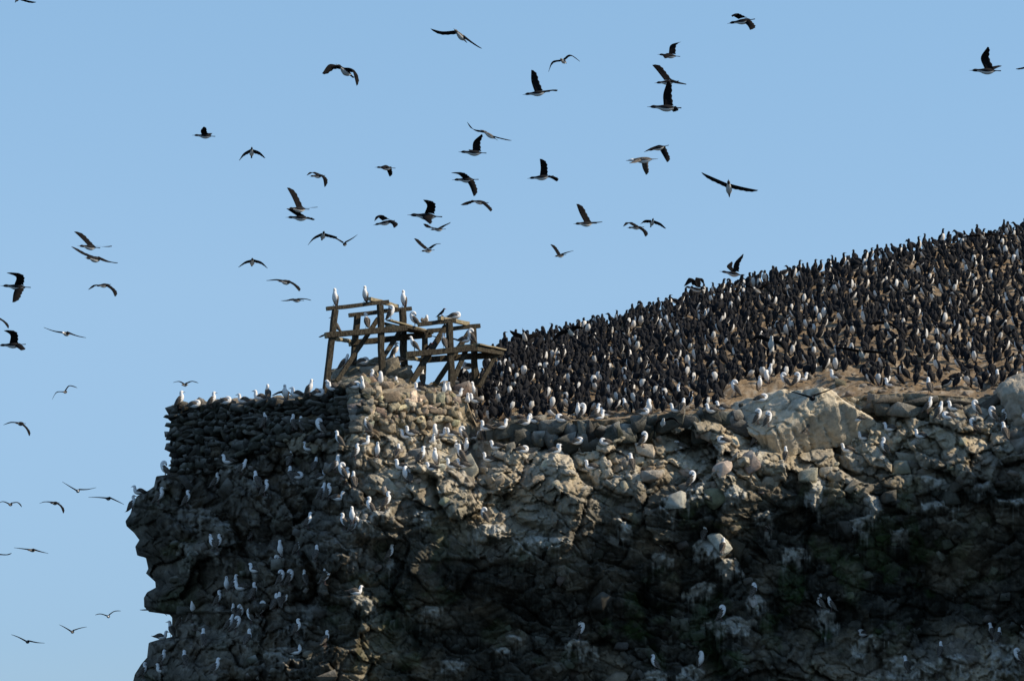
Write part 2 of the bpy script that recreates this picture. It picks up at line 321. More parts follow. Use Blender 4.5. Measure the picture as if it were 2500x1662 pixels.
# ---- colours of the rock: base stone, shade painted dark on the lower face with moss, guano on the ledges running down
shade = np.clip(tab(SHADE, PX, PY) + (fbm(X_ * .9, Z_ * .9, 21) - .5) * .9 * sstep(0.02, .3, tab(SHADE, PX, PY)), 0, 1)
n1 = fbm(X_ * 1.3, Z_ * 1.3, 22)[..., None]; n2 = fbm(X_ * 6, Z_ * 6, 23)[..., None]
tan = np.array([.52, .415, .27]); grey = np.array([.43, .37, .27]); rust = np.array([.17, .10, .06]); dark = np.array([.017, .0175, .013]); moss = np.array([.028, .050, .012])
C = tan * (1 - n1) + grey * n1
C = C * (.55 + .9 * id2[..., None])
C = C + (rust - C) * (sstep(.55, .75, fbm(X_ * 1.1 + 5, Z_ * 1.1, 29)) * .5)[..., None]
leftc = np.array([.050, .038, .025]) * (.6 + .8 * n2)  # brown left rock, coloured darker to deepen its shade
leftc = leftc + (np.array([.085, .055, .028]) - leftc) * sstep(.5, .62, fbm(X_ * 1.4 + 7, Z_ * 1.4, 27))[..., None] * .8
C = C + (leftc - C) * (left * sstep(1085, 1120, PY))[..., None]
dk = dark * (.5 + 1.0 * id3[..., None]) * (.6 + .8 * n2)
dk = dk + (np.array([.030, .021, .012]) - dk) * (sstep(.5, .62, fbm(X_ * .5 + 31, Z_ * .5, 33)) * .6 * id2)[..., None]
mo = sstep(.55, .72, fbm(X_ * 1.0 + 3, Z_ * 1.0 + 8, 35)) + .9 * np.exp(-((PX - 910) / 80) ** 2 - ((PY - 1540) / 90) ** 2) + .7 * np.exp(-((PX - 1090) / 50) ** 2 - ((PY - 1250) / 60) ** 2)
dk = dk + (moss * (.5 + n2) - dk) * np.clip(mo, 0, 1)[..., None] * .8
C = C + (dk - C) * shade[..., None]
zdown = dup.copy(); up = np.zeros_like(Y)
up[1:] = (Y[:-1] - Y[1:]) / np.maximum(zdown[1:], .01)
gf = 1 - .72 * tab(SHADE, PX, PY); gf = gf * (1 - .55 * sstep(1130, 1060, PY) * left)
src = sstep(1.0, 2.6, up) * gf * sstep(.35, .6, fbm(X_ * .8, Z_ * .8, 44)) * .9
src = np.maximum(src, gsrc * .22)
g = np.zeros_like(Y)
for j in range(1, len(rows_t)):
    dec = .86 + .135 * vn(PX[j] / 2.2, PX[j] * 0 + 3, 61) * (.4 + .6 * vn(PX[j] / 15, PY[j] / 60, 62))
    g[j] = np.maximum(g[j - 1] * dec, src[j])
patch = sstep(.58, .70, fbm(X_ * 2.2, Z_ * 1.6, 64)) * gf * .6 + .5 * left * sstep(1130, 1180, PY) * sstep(.54, .66, fbm(X_ * 1.6, Z_ * 1.2, 66)) * (PY < 1700)
speck = sstep(.70, .80, fbm(X_ * 5, Z_ * 5, 67, 3)) * .5 * sstep(.45, .6, fbm(X_ * .7, Z_ * .7, 68))
strk = .35 * (vn(X_ * 16, Z_ * 1.2, 81) - .5) + .35 * (vn(X_ * 5, Z_ * 1.5, 82) - .5)
cap = sstep(.02, .22, v2_ + strk) * sstep(.35, .6, id2) * (.62 * left * sstep(1120, 1170, PY) + .30 * gf * (1 - left)) * sstep(.02, .12, e2)
cap = np.maximum(cap, sstep(.10, .25, v3 + strk) * sstep(.6, .75, id3) * .5 * gf)
patch = np.maximum(patch * .8, cap)
g = np.clip(np.maximum(np.maximum(g, patch), speck * (.30 + .70 * gf)), 0, 1) * (.45 + .55 * fbm(X_ * 9, Z_ * 3, 65))
C = C + (np.array([.50, .465, .385]) - C) * (g * (.92 - .38 * left * sstep(1040, 1110, PY)))[..., None]
gs = np.zeros_like(Y)
for j in range(1, len(rows_t)):
    gs[j] = np.maximum(gs[j - 1] * (.62 + .32 * vn(PX[j] / 3.6, PX[j] * 0 + 9, 63)), gsrc[j])
gs = gs * sstep(.22, .55, fbm(X_ * 7, Z_ * 4, 69) * (.55 + gs * .6)) * (.55 + .6 * fbm(X_ * 2, Z_ * 2, 70))
C = C + (np.array([.62, .60, .53]) - C) * (gs * (.85 - .55 * left))[..., None]
# colour darkens along the cracks of the small blocks
C = C * (1 - .35 * (1 - sstep(0, .08, e3)))[..., None]
V = P(PX, PY, Y)
nr, nc = PX.shape
# the left flank of the headland, running back from the outline
back = []
bc = []
for k, (dy_, dx_) in enumerate([(.8, 3), (2.2, 8), (5, 22), (10, 60), (20, 160)]):
    jx = PX[:, 0] + dx_ * (1 + .5 * vn(PY[:, 0] / 30, PY[:, 0] * 0 + k, 8))
    back.append(P(jx, PY[:, 0], Y[:, 0] + dy_)); bc.append(C[:, 0])
V = np.concatenate([np.stack(back[::-1], 1), V], 1); C = np.concatenate([np.stack(bc[::-1], 1), C], 1)
def grid_faces(nr, nc):
    a = np.arange(nr * nc).reshape(nr, nc)
    return np.stack([a[:-1, :-1], a[1:, :-1], a[1:, 1:], a[:-1, 1:]], -1).reshape(-1, 4)
FC_ = grid_faces(V.shape[0], V.shape[1]); VC_ = V.reshape(-1, 3); CC_ = C.reshape(-1, 3)

# ------------------------------------------------------------------ stones
def ico(n):
    import bmesh
    bm = bmesh.new(); bmesh.ops.create_icosphere(bm, subdivisions=n, radius=1)
    v = np.array([x.co[:] for x in bm.verts]); f = np.array([[l.index for l in x.verts] for x in bm.faces]); bm.free(); return v, f
IC = {k: ico(k) for k in (2, 3, 4, 5, 6)}
def stone(c, sx, sy, sz, seed, sub=2, planes=11, rough=.05, rz=0.0, tilt=0.0, box=0.0):
    r = np.random.default_rng(seed)
    v, f = IC[sub]; v = v.copy()
    if box: v = np.sign(v) * np.abs(v) ** box; v /= np.abs(v).max(1)[:, None] ** .75; v *= .86
    for _ in range(planes):
        n = r.normal(size=3); n /= np.linalg.norm(n); d = r.uniform(.5, .85)
        h = v @ n; v -= np.outer(np.maximum(h - d, 0), n)
    v += rough * (np.stack([vn(v[:, 0] * 4 + seed, v[:, 1] * 4 + v[:, 2] * 3, seed + q) for q in range(3)], 1) - .5)
    v = v * [sx, sy, sz] / .78
    a = r.normal(0, .12) + tilt; ca, sa = math.cos(a), math.sin(a)
    v = v @ np.array([[ca, 0, sa], [0, 1, 0], [-sa, 0, ca]])
    ca, sa = math.cos(rz), math.sin(rz)
    v = v @ np.array([[ca, sa, 0], [-sa, ca, 0], [0, 0, 1]])
    return v + np.asarray(c), f
def hullstone(c, sx, sy, sz, seed, rz=0.0, tilt=0.0, blocky=1.0):
    import bmesh
    r = np.random.default_rng(seed); bm = bmesh.new()
    pts = []
    for a in (-1, 1):
        for b in (-1, 1):
            for d in (-1, 1): pts.append(np.array([a, b, d]) * (1 - r.uniform(.02, .38 if blocky > .5 else .6, 3)))
    for _ in range(7):
        q = r.normal(size=3); q /= np.linalg.norm(q); pts.append(q * r.uniform(.95, 1.12))
    for p in pts: bm.verts.new(p)
    h = bmesh.ops.convex_hull(bm, input=bm.verts)
    bmesh.ops.delete(bm, geom=list({g for g in h['geom_interior'] if isinstance(g, bmesh.types.BMVert)}), context='VERTS')
    bmesh.ops.bevel(bm, geom=list(bm.edges), offset=.03, segments=1, affect='EDGES', clamp_overlap=True)
    bmesh.ops.triangulate(bm, faces=bm.faces)
    bm.verts.index_update(); bm.verts.ensure_lookup_table()
    v = np.array([x.co[:] for x in bm.verts]); f = np.array([[l.index for l in x.verts] for x in bm.faces]); bm.free()
    v = v * [sx, sy, sz]
    a = r.normal(0, .10) + tilt; ca, sa = math.cos(a), math.sin(a); v = v @ np.array([[ca, 0, sa], [0, 1, 0], [-sa, 0, ca]])
    ca, sa = math.cos(rz), math.sin(rz); v = v @ np.array([[ca, sa, 0], [-sa, ca, 0], [0, 0, 1]])
    return v + np.asarray(c), f
HS = [hullstone((0, 0, 0), 1, 1, 1, 700 + q) for q in range(90)]
HR = [hullstone((0, 0, 0), 1, 1, 1, 800 + q, blocky=0) for q in range(90)]
def qstone(c, sx, sy, sz, seed, rz=0.0, tilt=0.0, lib=None):
    r = np.random.default_rng(seed); v, f = (lib or HS)[int(r.integers(90))]; v = v * [sx * r.choice((-1, 1)), sy * r.choice((-1, 1)), sz * r.choice((-1, 1))]
    a = r.normal(0, .09) + tilt; ca, sa = math.cos(a), math.sin(a); v = v @ np.array([[ca, 0, sa], [0, 1, 0], [-sa, 0, ca]])
    ca, sa = math.cos(rz), math.sin(rz); v = v @ np.array([[ca, sa, 0], [-sa, ca, 0], [0, 0, 1]])
    return v + np.asarray(c), f
class Pile:
    def __init__(s): s.v = []; s.f = []; s.c = []; s.m = []; s.n = 0
    def add(s, v, f, c=None, m=None):
        s.v.append(v); s.f.append(f + s.n); s.n += len(v)
        if c is not None: s.c.append(np.broadcast_to(c, (len(v), 3)))
        if m is not None: s.m.append(m)
    def build(s, name, mats, smooth=True):
        return mesh(name, np.concatenate(s.v), np.concatenate(s.f), mats, np.concatenate(s.m) if s.m else None, np.concatenate(s.c) if s.c else None, smooth)
def stonecol(seed, base, v, f, gu=.5):
    """per-vertex stone colour with guano settled on the top side"""
    r = np.random.default_rng(seed)
    c = np.asarray(base) * r.uniform(.65, 1.35) * (1 + r.normal(0, .035, 3))
    z = v[:, 2]; t = (z - z.min()) / (z.max() - z.min() + 1e-6)
    w = sstep(.62, .92, t + .35 * (vn(v[:, 0] * 9, v[:, 1] * 9 + z * 3, seed) - .5)) * gu * r.uniform(.2, 1)
    return c + (np.array([.46, .44, .39]) - c) * w[:, None]

# ------------------------------------------------------------------ hilltop sheet from the rim over the crest
CREST = [(300, 1004), (432, 994), (500, 986), (600, 978), (700, 970), (760, 964), (800, 952), (812, 905), (840, 890), (880, 884), (920, 880), (960, 886), (985, 898), (1000, 925), (1020, 945), (1040, 948),
         (1060, 944), (1100, 938), (1130, 932), (1160, 922), (1190, 884), (1230, 852), (1300, 838), (1400, 812), (1500, 792), (1600, 762), (1700, 730), (1800, 706), (1900, 682), (2000, 664), (2100, 640), (2200, 618),
         (2300, 596), (2400, 580), (2500, 566), (2700, 530), (3100, 490)]
CRESTY = [(300, 12), (700, 6.5), (800, 4.6), (1010, 4.8), (1100, 6.5), (1160, 8), (1200, 11), (1300, 16), (1500, 23), (1800, 31), (2500, 42), (3100, 46)]
hp = np.concatenate([np.arange(420, 2560, 8.0), np.arange(2560, 3101, 30)])
hv = np.concatenate([np.linspace(0, 1, 90), 1 + np.linspace(.03, 1, 9)])
HX, HV = np.meshgrid(hp, hv)
Yrim = np.interp(hp, PX[0], Y[0]); rim = interp(HX, RIM); crest = np.minimum(interp(HX, CREST), rim - 1)
cy_ = interp(HX, CRESTY)
vv = np.clip(HV, 0, 1)
HPY = rim + (crest - rim) * vv ** np.where(HX < 1160, .8, 1.0)
HY = Yrim[None, :] + (cy_ - Yrim[None, :]) * vv
HPY = HPY + np.maximum(HV - 1, 0) * 260 + np.maximum(HV - 1, 0) ** 2 * 700; HY = HY + np.maximum(HV - 1, 0) * 26
HV3 = P(HX, HPY, HY)
bumpz = (fbm(HV3[..., 0] * .8, HV3[..., 1] * .8, 71) - .5) * .5 + (fbm(HV3[..., 0] * 3, HV3[..., 1] * 3, 72) - .5) * .34
HV3[..., 2] += bumpz * sstep(0, .06, vv) * (1 - .8 * sstep(.94, 1, vv) * (HX > 1160)) 
hn = fbm(HV3[..., 0] * 1.4, HV3[..., 1] * .8, 73)[..., None]; hn2 = fbm(HV3[..., 0] * 5, HV3[..., 1] * 3, 74)[..., None]
HC = np.array([.20, .145, .09]) * (.55 + .9 * hn)
HC = HC + (np.array([.34, .27, .19]) - HC) * sstep(.52, .66, hn2) * .6
HC = HC + (np.array([.30, .27, .21]) - HC) * (HX < 1165)[..., None] * .5
HC = HC + (np.array([.50, .47, .40]) - HC) * sstep(.60, .70, fbm(HX / 9, HPY / 4, 75, 3))[..., None] * .45

# ------------------------------------------------------------------ wall stones, rubble, boulders
def wall_face(pile, x0, x1, yfun, ptop, pbot, sz, base, gu, seed, depth=.28, rz=0.0, flat=.6, lib=None, jit=.25):
    """irregular dry masonry: wandering courses of unequal stones, small ones wedged between"""
    r = np.random.default_rng(seed); offs = 0.0; lib = lib or HS
    while offs < 500:
        hh = r.uniform(*sz) * flat * 67; x = x0 - r.uniform(0, 20); top_row = offs; offs += hh * .93; any_ = False
        ph = r.uniform(0, 6)
        while x < x1:
            ww = r.uniform(*sz) * 67 * r.choice((.5, .8, 1.0, 1.3, 1.8)); xc = x + ww / 2; x += ww * .93
            if xc > x1 + 6: break
            pc = ptop(xc) + top_row + hh / 2 + math.sin(xc / 60 + ph) * hh * .22 + r.normal(0, hh * jit * .5)
            if pc > pbot(xc): continue
            any_ = True
            h2_ = hh * r.uniform(.7, 1.45)
            v, f = qstone(P(xc, pc, yfun(xc) + .02 + r.normal(0, .025)), ww / 134 * 1.38, depth * r.uniform(.8, 1.2), h2_ / 134 * 1.42, int(r.integers(1e6)), rz=rz + r.normal(0, .12), tilt=r.normal(0, jit * .5), lib=lib)
            pile.add(v, f, stonecol(int(r.integers(1e6)), np.asarray(base) * r.choice((.6, .8, 1, 1, 1.5, 2.0)), v, f, gu))
            if r.random() < .4:
                q_ = r.uniform(.05, .10); v, f = qstone(P(x + r.normal(0, 3), pc + r.normal(0, hh * .5), yfun(xc) - .12), q_ * 1.3, q_, q_, int(r.integers(1e6)), tilt=r.normal(0, .5), lib=HR)
                pile.add(v, f, stonecol(int(r.integers(1e6)), base, v, f, gu))
        if not any_: break
wallL = Pile()
yl = lambda x: interp(x, RIMY) - .25
wall_face(wallL, 424, 884, yl, lambda x: interp(x, RIM) - 4, lambda x: interp(x, [(420, 1160), (600, 1120), (700, 1085), (800, 1070), (880, 1045)]), (.20, .46), (.050, .047, .036), .7, 5, rz=R(-38), flat=.58, lib=HR, jit=.6)  # long flank's shade put into dark stones, short flank's sun into pale ones
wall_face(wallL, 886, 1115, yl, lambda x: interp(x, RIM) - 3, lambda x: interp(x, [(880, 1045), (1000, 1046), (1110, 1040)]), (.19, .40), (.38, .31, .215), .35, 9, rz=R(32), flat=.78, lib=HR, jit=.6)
for k in range(16):          # big quoins of the corner
    py = 955 + (k // 2) * 13; v, f = qstone(P(868 + (k % 2) * 26 + rs.uniform(-4, 4), py, .28 + (k % 2) * .1), .30, .26, .15, 900 + k)
    wallL.add(v, f, stonecol(k, (.27, .24, .19), v, f, .6))
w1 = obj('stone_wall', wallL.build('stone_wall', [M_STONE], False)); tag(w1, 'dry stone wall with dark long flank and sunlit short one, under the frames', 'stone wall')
wallR = Pile()
wall_face(wallR, 1205, 1800, lambda x: interp(x, RIMY) - .1, lambda x: interp(x, RIM) + 3, lambda x: interp(x, [(1200, 1082), (1500, 1085), (1800, 1060)]), (.4, .95), (.050, .050, .040), .9, 15, depth=.3, flat=.6, lib=HR, jit=.4)
w2 = obj('retaining_wall', wallR.build('retaining_wall', [M_STONE], False)); tag(w2, 'low dark retaining wall of large white streaked stones edging the cormorant slope', 'stone wall')
wallD = Pile()
wall_face(wallD, 2120, 2440, lambda x: interp(x, RIMY) - .1, lambda x: interp(x, RIM) + 4, lambda x: 1012, (.5, 1.1), (.09, .08, .06), .6, 25, depth=.35, flat=.6, lib=HR, jit=.4)
w3 = obj('boulder_wall', wallD.build('boulder_wall', [M_STONE], False)); tag(w3, 'short bank of dark blocks edging the brown slope, past the big pale boulder', 'stone wall')
# loose rubble on top of the wall and the mound
rub = Pile()
r_ = np.random.default_rng(77)
for k in range(150):
    px = r_.uniform(800, 1160); lo = interp(px, RIM); hi = interp(px, CREST)
    u = r_.random() ** 1.3; py = lo + (hi - lo) * u; yy = interp(px, RIMY) + (interp(px, CRESTY) - interp(px, RIMY)) * u
    s = r_.uniform(.10, .26)
    v, f = qstone(P(px, py - s * 15, yy), s * r_.uniform(.8, 1.7), s, s * r_.uniform(.6, 1), 2000 + k, tilt=r_.normal(0, .3), lib=HR)
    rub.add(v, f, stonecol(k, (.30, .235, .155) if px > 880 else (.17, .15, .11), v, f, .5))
for k, (px, py, s) in enumerate([(905, 915, .42), (950, 900, .5), (985, 920, .4), (860, 915, .4), (835, 930, .34), (1090, 958, .34), (1130, 955, .40), (1065, 975, .32), (1100, 985, .36)]):
    v, f = qstone(P(px, py, 3.0), s * 1.1, s, s * .9, 2500 + k, tilt=.2, lib=HR)
    rub.add(v, f, stonecol(k, (.22, .185, .13), v, f, .8))
rb = obj('rubble_mound', rub.build('rubble_mound', [M_STONE], False)); tag(rb, 'heap of loose broken stones piled on the wall between the feet of the timber frames', 'rubble', kind='structure')
def boulder(name, label, px, py, yy, w, h, d, seed, base, rough=.10, planes=7, tilt=0., sub=5, group=None, gu=.5, rz=0):
    c = P(px, py, yy)
    v, f = stone((0, 0, 0), w / 134, d, h / 134, seed, sub=sub, planes=planes, rough=0, rz=rz, tilt=tilt)
    # craggy relief along the surface
    nrm = v / np.linalg.norm(v, axis=1)[:, None]
    s1 = fbm(v[:, 0] * 2.2 + seed, v[:, 2] * 2.2 + v[:, 1] * 1.7, seed, 5) - .5
    F1, F2, ci, cj, _, _ = voro(v[:, 0] * 1.1 + v[:, 2] * .6 + seed, v[:, 2] * 1.3 - v[:, 0] * .4 + v[:, 1], seed, True)
    v = v + nrm * ((fbm(v[:, 0] * 8, v[:, 2] * 8 + v[:, 1] * 6, seed + 9, 3) - .5) * rough * .5 + s1 * rough * 2.0 - rough * .9 * (1 - sstep(0, .12, F2 - F1)) + rough * .8 * (h2(ci, cj, seed) - .5))[:, None]
    n = fbm(v[:, 0] * 1.2 + 4, v[:, 2] * 1.2 + seed, seed + 2)[:, None]
    col = np.asarray(base) * (.75 + .5 * n); gr = np.array([.40, .38, .33])
    col = col + (gr - col) * sstep(.5, .68, fbm(v[:, 0] * 1.6, v[:, 2] * 2.1 + 7, seed + 3))[:, None] * gu
    o = obj(name, mesh(name, v, f, [M_ROCK], col=col)); o.location = c
    tag(o, label, 'boulder', group)
    return o
boulder('boulder', 'huge smooth pale boulder bulging out at the foot of the brown cormorant slope', 1934, 1022, 2.3, 360, 195, 1.7, 4, (.62, .53, .39), rough=.15, planes=14, sub=6)
boulder('boulder', 'tall pale boulder at the end of the bank of dark blocks', 2500, 1000, 2.1, 130, 150, 1.0, 8, (.46, .40, .31), rough=.14, planes=8)

lit_ = Pile(); r_ = np.random.default_rng(41)
for k in range(420):
    px = r_.uniform(1170, 2510); a_ = float(interp(px, RIM)); c_ = float(interp(px, CREST)); py = a_ - 4 - (a_ - c_) * r_.random() ** 2.2 * .8
    i_ = int(np.argmin(np.abs(hp - px))); j_ = int(np.argmin(np.abs(HPY[:90, i_] - py))); s_ = r_.choice((.04, .06, .09, .14, .2), p=(.35, .3, .2, .1, .05))
    v, f = qstone(HV3[j_, i_] + [r_.uniform(-.05, .05), 0, s_ * .2], s_ * r_.uniform(1, 1.8), s_, s_ * r_.uniform(.4, .8), 6000 + k, tilt=r_.normal(0, .3), lib=HR)
    lit_.add(v, f, stonecol(k, (.24, .19, .135), v, f, .8))
tag(obj('loose_stones', lit_.build('loose_stones', [M_STONE], False)), 'loose stones and crusted nest rims littering the brown slope among the cormorants', 'stones', kind='stuff')
# random stones keyed into the cliff face: part of the rock
cp_ = Pile(); r_ = np.random.default_rng(5)
cp_.add(VC_, np.zeros((0, 3), int), CC_)
cnt = 0
grid_py = PY; 
for k in range(420):
    px = r_.uniform(380, 2540); py = r_.uniform(1060, 1700) if r_.random() < .7 else r_.uniform(1060, 1200)
    if px < interp(py, OUT) + 28 or py < interp(px, RIM) + 45: continue
    if 1770 < px < 2100 and py < 1110: continue
    t = (py - interp(px, RIM)) / (1700 - interp(px, RIM)); j = int(np.clip(t * 284, 0, 284))
    i = int(np.argmin(np.abs(PX[j] - px)))
    s = r_.uniform(.08, .22) if r_.random() < .8 else r_.uniform(.22, .42)
    base = C[j, i + 5]
    v, f = qstone(P(px, py, Y[j, i] + s * r_.uniform(.0, .5)), s * r_.uniform(.8, 1.6), s * r_.uniform(.8, 1.2), s * r_.uniform(.6, 1.1), 4000 + k, tilt=r_.normal(0, .5), lib=HR)
    v2 = stonecol(k, base, v, f, .8 * gf[j, i] + .04)
    cp_.add(v, f, v2)
tri = np.concatenate(cp_.f[1:])
quads = FC_
tr = np.concatenate([np.stack([quads[:, 0], quads[:, 1], quads[:, 2]], 1), np.stack([quads[:, 0], quads[:, 2], quads[:, 3]], 1), tri])
allv = np.concatenate(cp_.v); allc = np.concatenate(cp_.c)
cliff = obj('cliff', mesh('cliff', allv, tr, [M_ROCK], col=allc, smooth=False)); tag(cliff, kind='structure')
hillf = grid_faces(*HX.shape)
hill = obj('hillside', mesh('hillside', HV3.reshape(-1, 3), hillf, [M_DIRT], col=HC.reshape(-1, 3))); tag(hill, kind='structure')
sv = np.array([[-9000, -9000, 0], [9000, -9000, 0], [9000, 9000, 0], [-9000, 9000, 0]], float)
sea = obj('sea', mesh('sea', sv, [[0, 1, 2, 3]], [M_SEA], smooth=False)); tag(sea, kind='structure')

bvv = np.concatenate([allv, HV3.reshape(-1, 3)] ); n0 = len(allv)
htri = np.concatenate([hillf[:, [0, 1, 2]], hillf[:, [0, 2, 3]]]) + n0
extra_v = []; extra_f = []; n_ = len(bvv)
for o in (w1, w2, w3, rb, *[x for x in COL.objects if x.name.startswith('boulder') and x is not w3]):
    me = o.data; a = np.empty(len(me.vertices) * 3, np.float32); me.vertices.foreach_get('co', a); a = a.reshape(-1, 3) + np.array(o.location)
    b = np.empty(len(me.loops), np.int32); me.loops.foreach_get('vertex_index', b)
    extra_v.append(a); extra_f.append(b.reshape(-1, 3) + n_); n_ += len(a)
bvv = np.concatenate([bvv] + extra_v); bvf = np.concatenate([tr, htri] + extra_f)
BVH = BVHTree.FromPolygons([tuple(x) for x in bvv.tolist()], [tuple(x) for x in bvf.tolist()])
HBVH = BVHTree.FromPolygons([tuple(x) for x in HV3.reshape(-1, 3).tolist()], [tuple(x) for x in hillf.tolist()])
def hit(px, py, b=None):
    h = (b or BVH).ray_cast(Vector(CAM), Vector(ray(px, py)))
    return None if h[0] is None else np.array(h[0])

# ------------------------------------------------------------------ timber frames
def zb(x, y): return nat('1', x, y)
PH = R(25)
def depthA(px, k, base=1.1):      # k 0 = front plane, 1 = back plane
    x0 = 770 + k * 48
    return base + (px - x0) / 67.0 * .45 + k * 1.7
def depthB(px, k): return depthA(px - 225, k, 2.1)
def beam(name, root, dep, x1, y1, k1, x2, y2, k2, w, w2=None, m=None, round_=False, label=None):
    a = P(*zb(x1, y1), 0); b = P(*zb(x2, y2), 0)
    px1, py1 = zb(x1, y1); px2, py2 = zb(x2, y2)
    a = P(px1, py1, dep(px1, k1)); b = P(px2, py2, dep(px2, k2))
    t = w / 4.612 / 67.0 * 1.06; h = (w2 or w) / 4.612 / 67 * 1.06
    ax = b - a; L = np.linalg.norm(ax); ax /= L
    ref = np.array([math.cos(PH), math.sin(PH), 0]) if abs(ax[2]) > .35 else np.array([0, 0, 1.0])
    s = np.cross(ax, ref); s /= np.linalg.norm(s); u = np.cross(s, ax)
    rr = np.random.default_rng(int(x1 * 7 + y1)); nseg = 7; ns = 12 if round_ else 8
    vs = []
    for i in range(nseg + 1):
        c = a + ax * L * i / nseg + (s * rr.normal(0, .006) + u * rr.normal(0, .006)) * (0 < i < nseg)
        if round_:
            sec = [(math.cos(q * math.tau / ns) * t / 2, math.sin(q * math.tau / ns) * h / 2) for q in range(ns)]
        else:
            e = .12; sec = [(t / 2 * p, h / 2 * q) for p, q in [(1, 1 - e), (1 - e, 1), (-1 + e, 1), (-1, 1 - e), (-1, -1 + e), (-1 + e, -1), (1 - e, -1), (1, -1 + e)]]
        for p, q in sec:
            vs.append(c + (s * p + u * q) * (1 + rr.normal(0, .035)))
    fs = []
    for i in range(nseg):
        for j in range(ns):
            fs.append([i * ns + j, i * ns + (j + 1) % ns, (i + 1) * ns + (j + 1) % ns, (i + 1) * ns + j])
    fs.append(list(range(ns))[::-1]); fs.append([nseg * ns + j for j in range(ns)])
    mi = [0] * (nseg * ns) + [1, 1]
    o = obj(name, mesh(name, np.array(vs) - np.array(root.location), fs, [m or M_WOOD, M_WOODLIT], mi, smooth=False), root)
    if label: o['label'] = label
    return o
fa = empty('timber_frame', P(800, 950, 1.5))
tag(fa, 'taller weathered timber frame on the stone wall, three boobies on its top rails', 'timber frame')
A = lambda n, *a, **k: beam(n, fa, depthA, *a, **k)
A('post', 270, 445, 0, 160, 1375, 0, 60); A('post', 776, 390, 0, 800, 1250, 0, 60)
A('post', 520, 510, 1, 465, 1110, 1, 60); A('post', 1026, 440, 1, 1052, 1225, 1, 64)
A('top_rail', 172, 432, 0, 870, 355, 0, 42); A('top_rail', 425, 505, 1, 1125, 430, 1, 44)
A('cross_rail', 655, 320, -.15, 968, 405, 1.15, 38, m=M_WOODLIT)
A('middle_rail', 158, 732, -.06, 1070, 650, -.06, 62); A('middle_rail', 430, 822, .95, 1345, 722, .95, 62)
A('round_log', 262, 770, 0, 452, 800, 1, 46, round_=True, m=M_WOODLIT)
A('brace', 750, 545, .6, 285, 1250, .15, 48); A('brace', 985, 700, .9, 790, 1015, .1, 48)
A('plank', 868, 560, -.1, 1335, 690, 1.1, 60, 16, m=M_WOODLIT, label='plank in pale sunlit tone across the middle rails')
A('plank', 800, 592, 0, 1250, 700, 1.1, 60, 18)
A('platform_board', 1035, 640, -.05, 1330, 708, 1.05, 100, 24); A('platform_board', 950, 632, -.05, 1240, 700, 1.05, 90, 22); A('platform_board', 872, 622, -.05, 1160, 690, 1.05, 90, 22); A('stub_beam', 1055, 1085, .9, 1132, 1085, .9, 34, m=M_WOODLIT)
fb = empty('timber_frame', P(1080, 960, 2.5))
tag(fb, 'lower weathered timber frame with a planked platform, between the taller frame and the cormorant slope', 'timber frame')
Bm = lambda n, *a, **k: beam(n, fb, depthB, *a, **k)
Bm('post', 1555, 590, 0, 1583, 1330, 0, 60); Bm('post', 1822, 650, 1, 1846, 1300, 1, 58); Bm('post', 1288, 700, 1, 1255, 1190, 1, 52); Bm('post', 1600, 1240, .02, 1603, 1415, .02, 34, m=M_WOODLIT)
Bm('top_rail', 1205, 612, 0, 1620, 562, 0, 46); Bm('top_rail', 1308, 683, 1, 1897, 625, 1, 46)
Bm('cross_rail', 1440, 537, -.15, 1766, 600, 1.1, 42, m=M_WOODLIT)
Bm('middle_rail', 1080, 948, -.06, 1855, 872, -.06, 62); Bm('middle_rail', 1230, 1012, .95, 2140, 945, .95, 66)
Bm('round_log', 1085, 990, 0, 1232, 1003, .5, 44, round_=True, m=M_WOODLIT)
Bm('brace', 1515, 630, .5, 1145, 1235, .1, 62); Bm('brace', 1780, 690, .9, 1395, 1285, .5, 54); Bm('brace', 1742, 900, .2, 1570, 1295, 0, 48); Bm('brace', 2065, 985, .9, 1888, 1305, .7, 44)
Bm('platform_board', 1760, 842, -.05, 2060, 900, 1.0, 100, 20); Bm('platform_board', 1680, 850, -.05, 1975, 905, 1.0, 100, 20); Bm('platform_board', 1850, 832, -.1, 2147, 896, 1.05, 110, 16, m=M_WOODLIT); Bm('platform_beam', 1850, 880, -.08, 2145, 930, 1.0, 56)

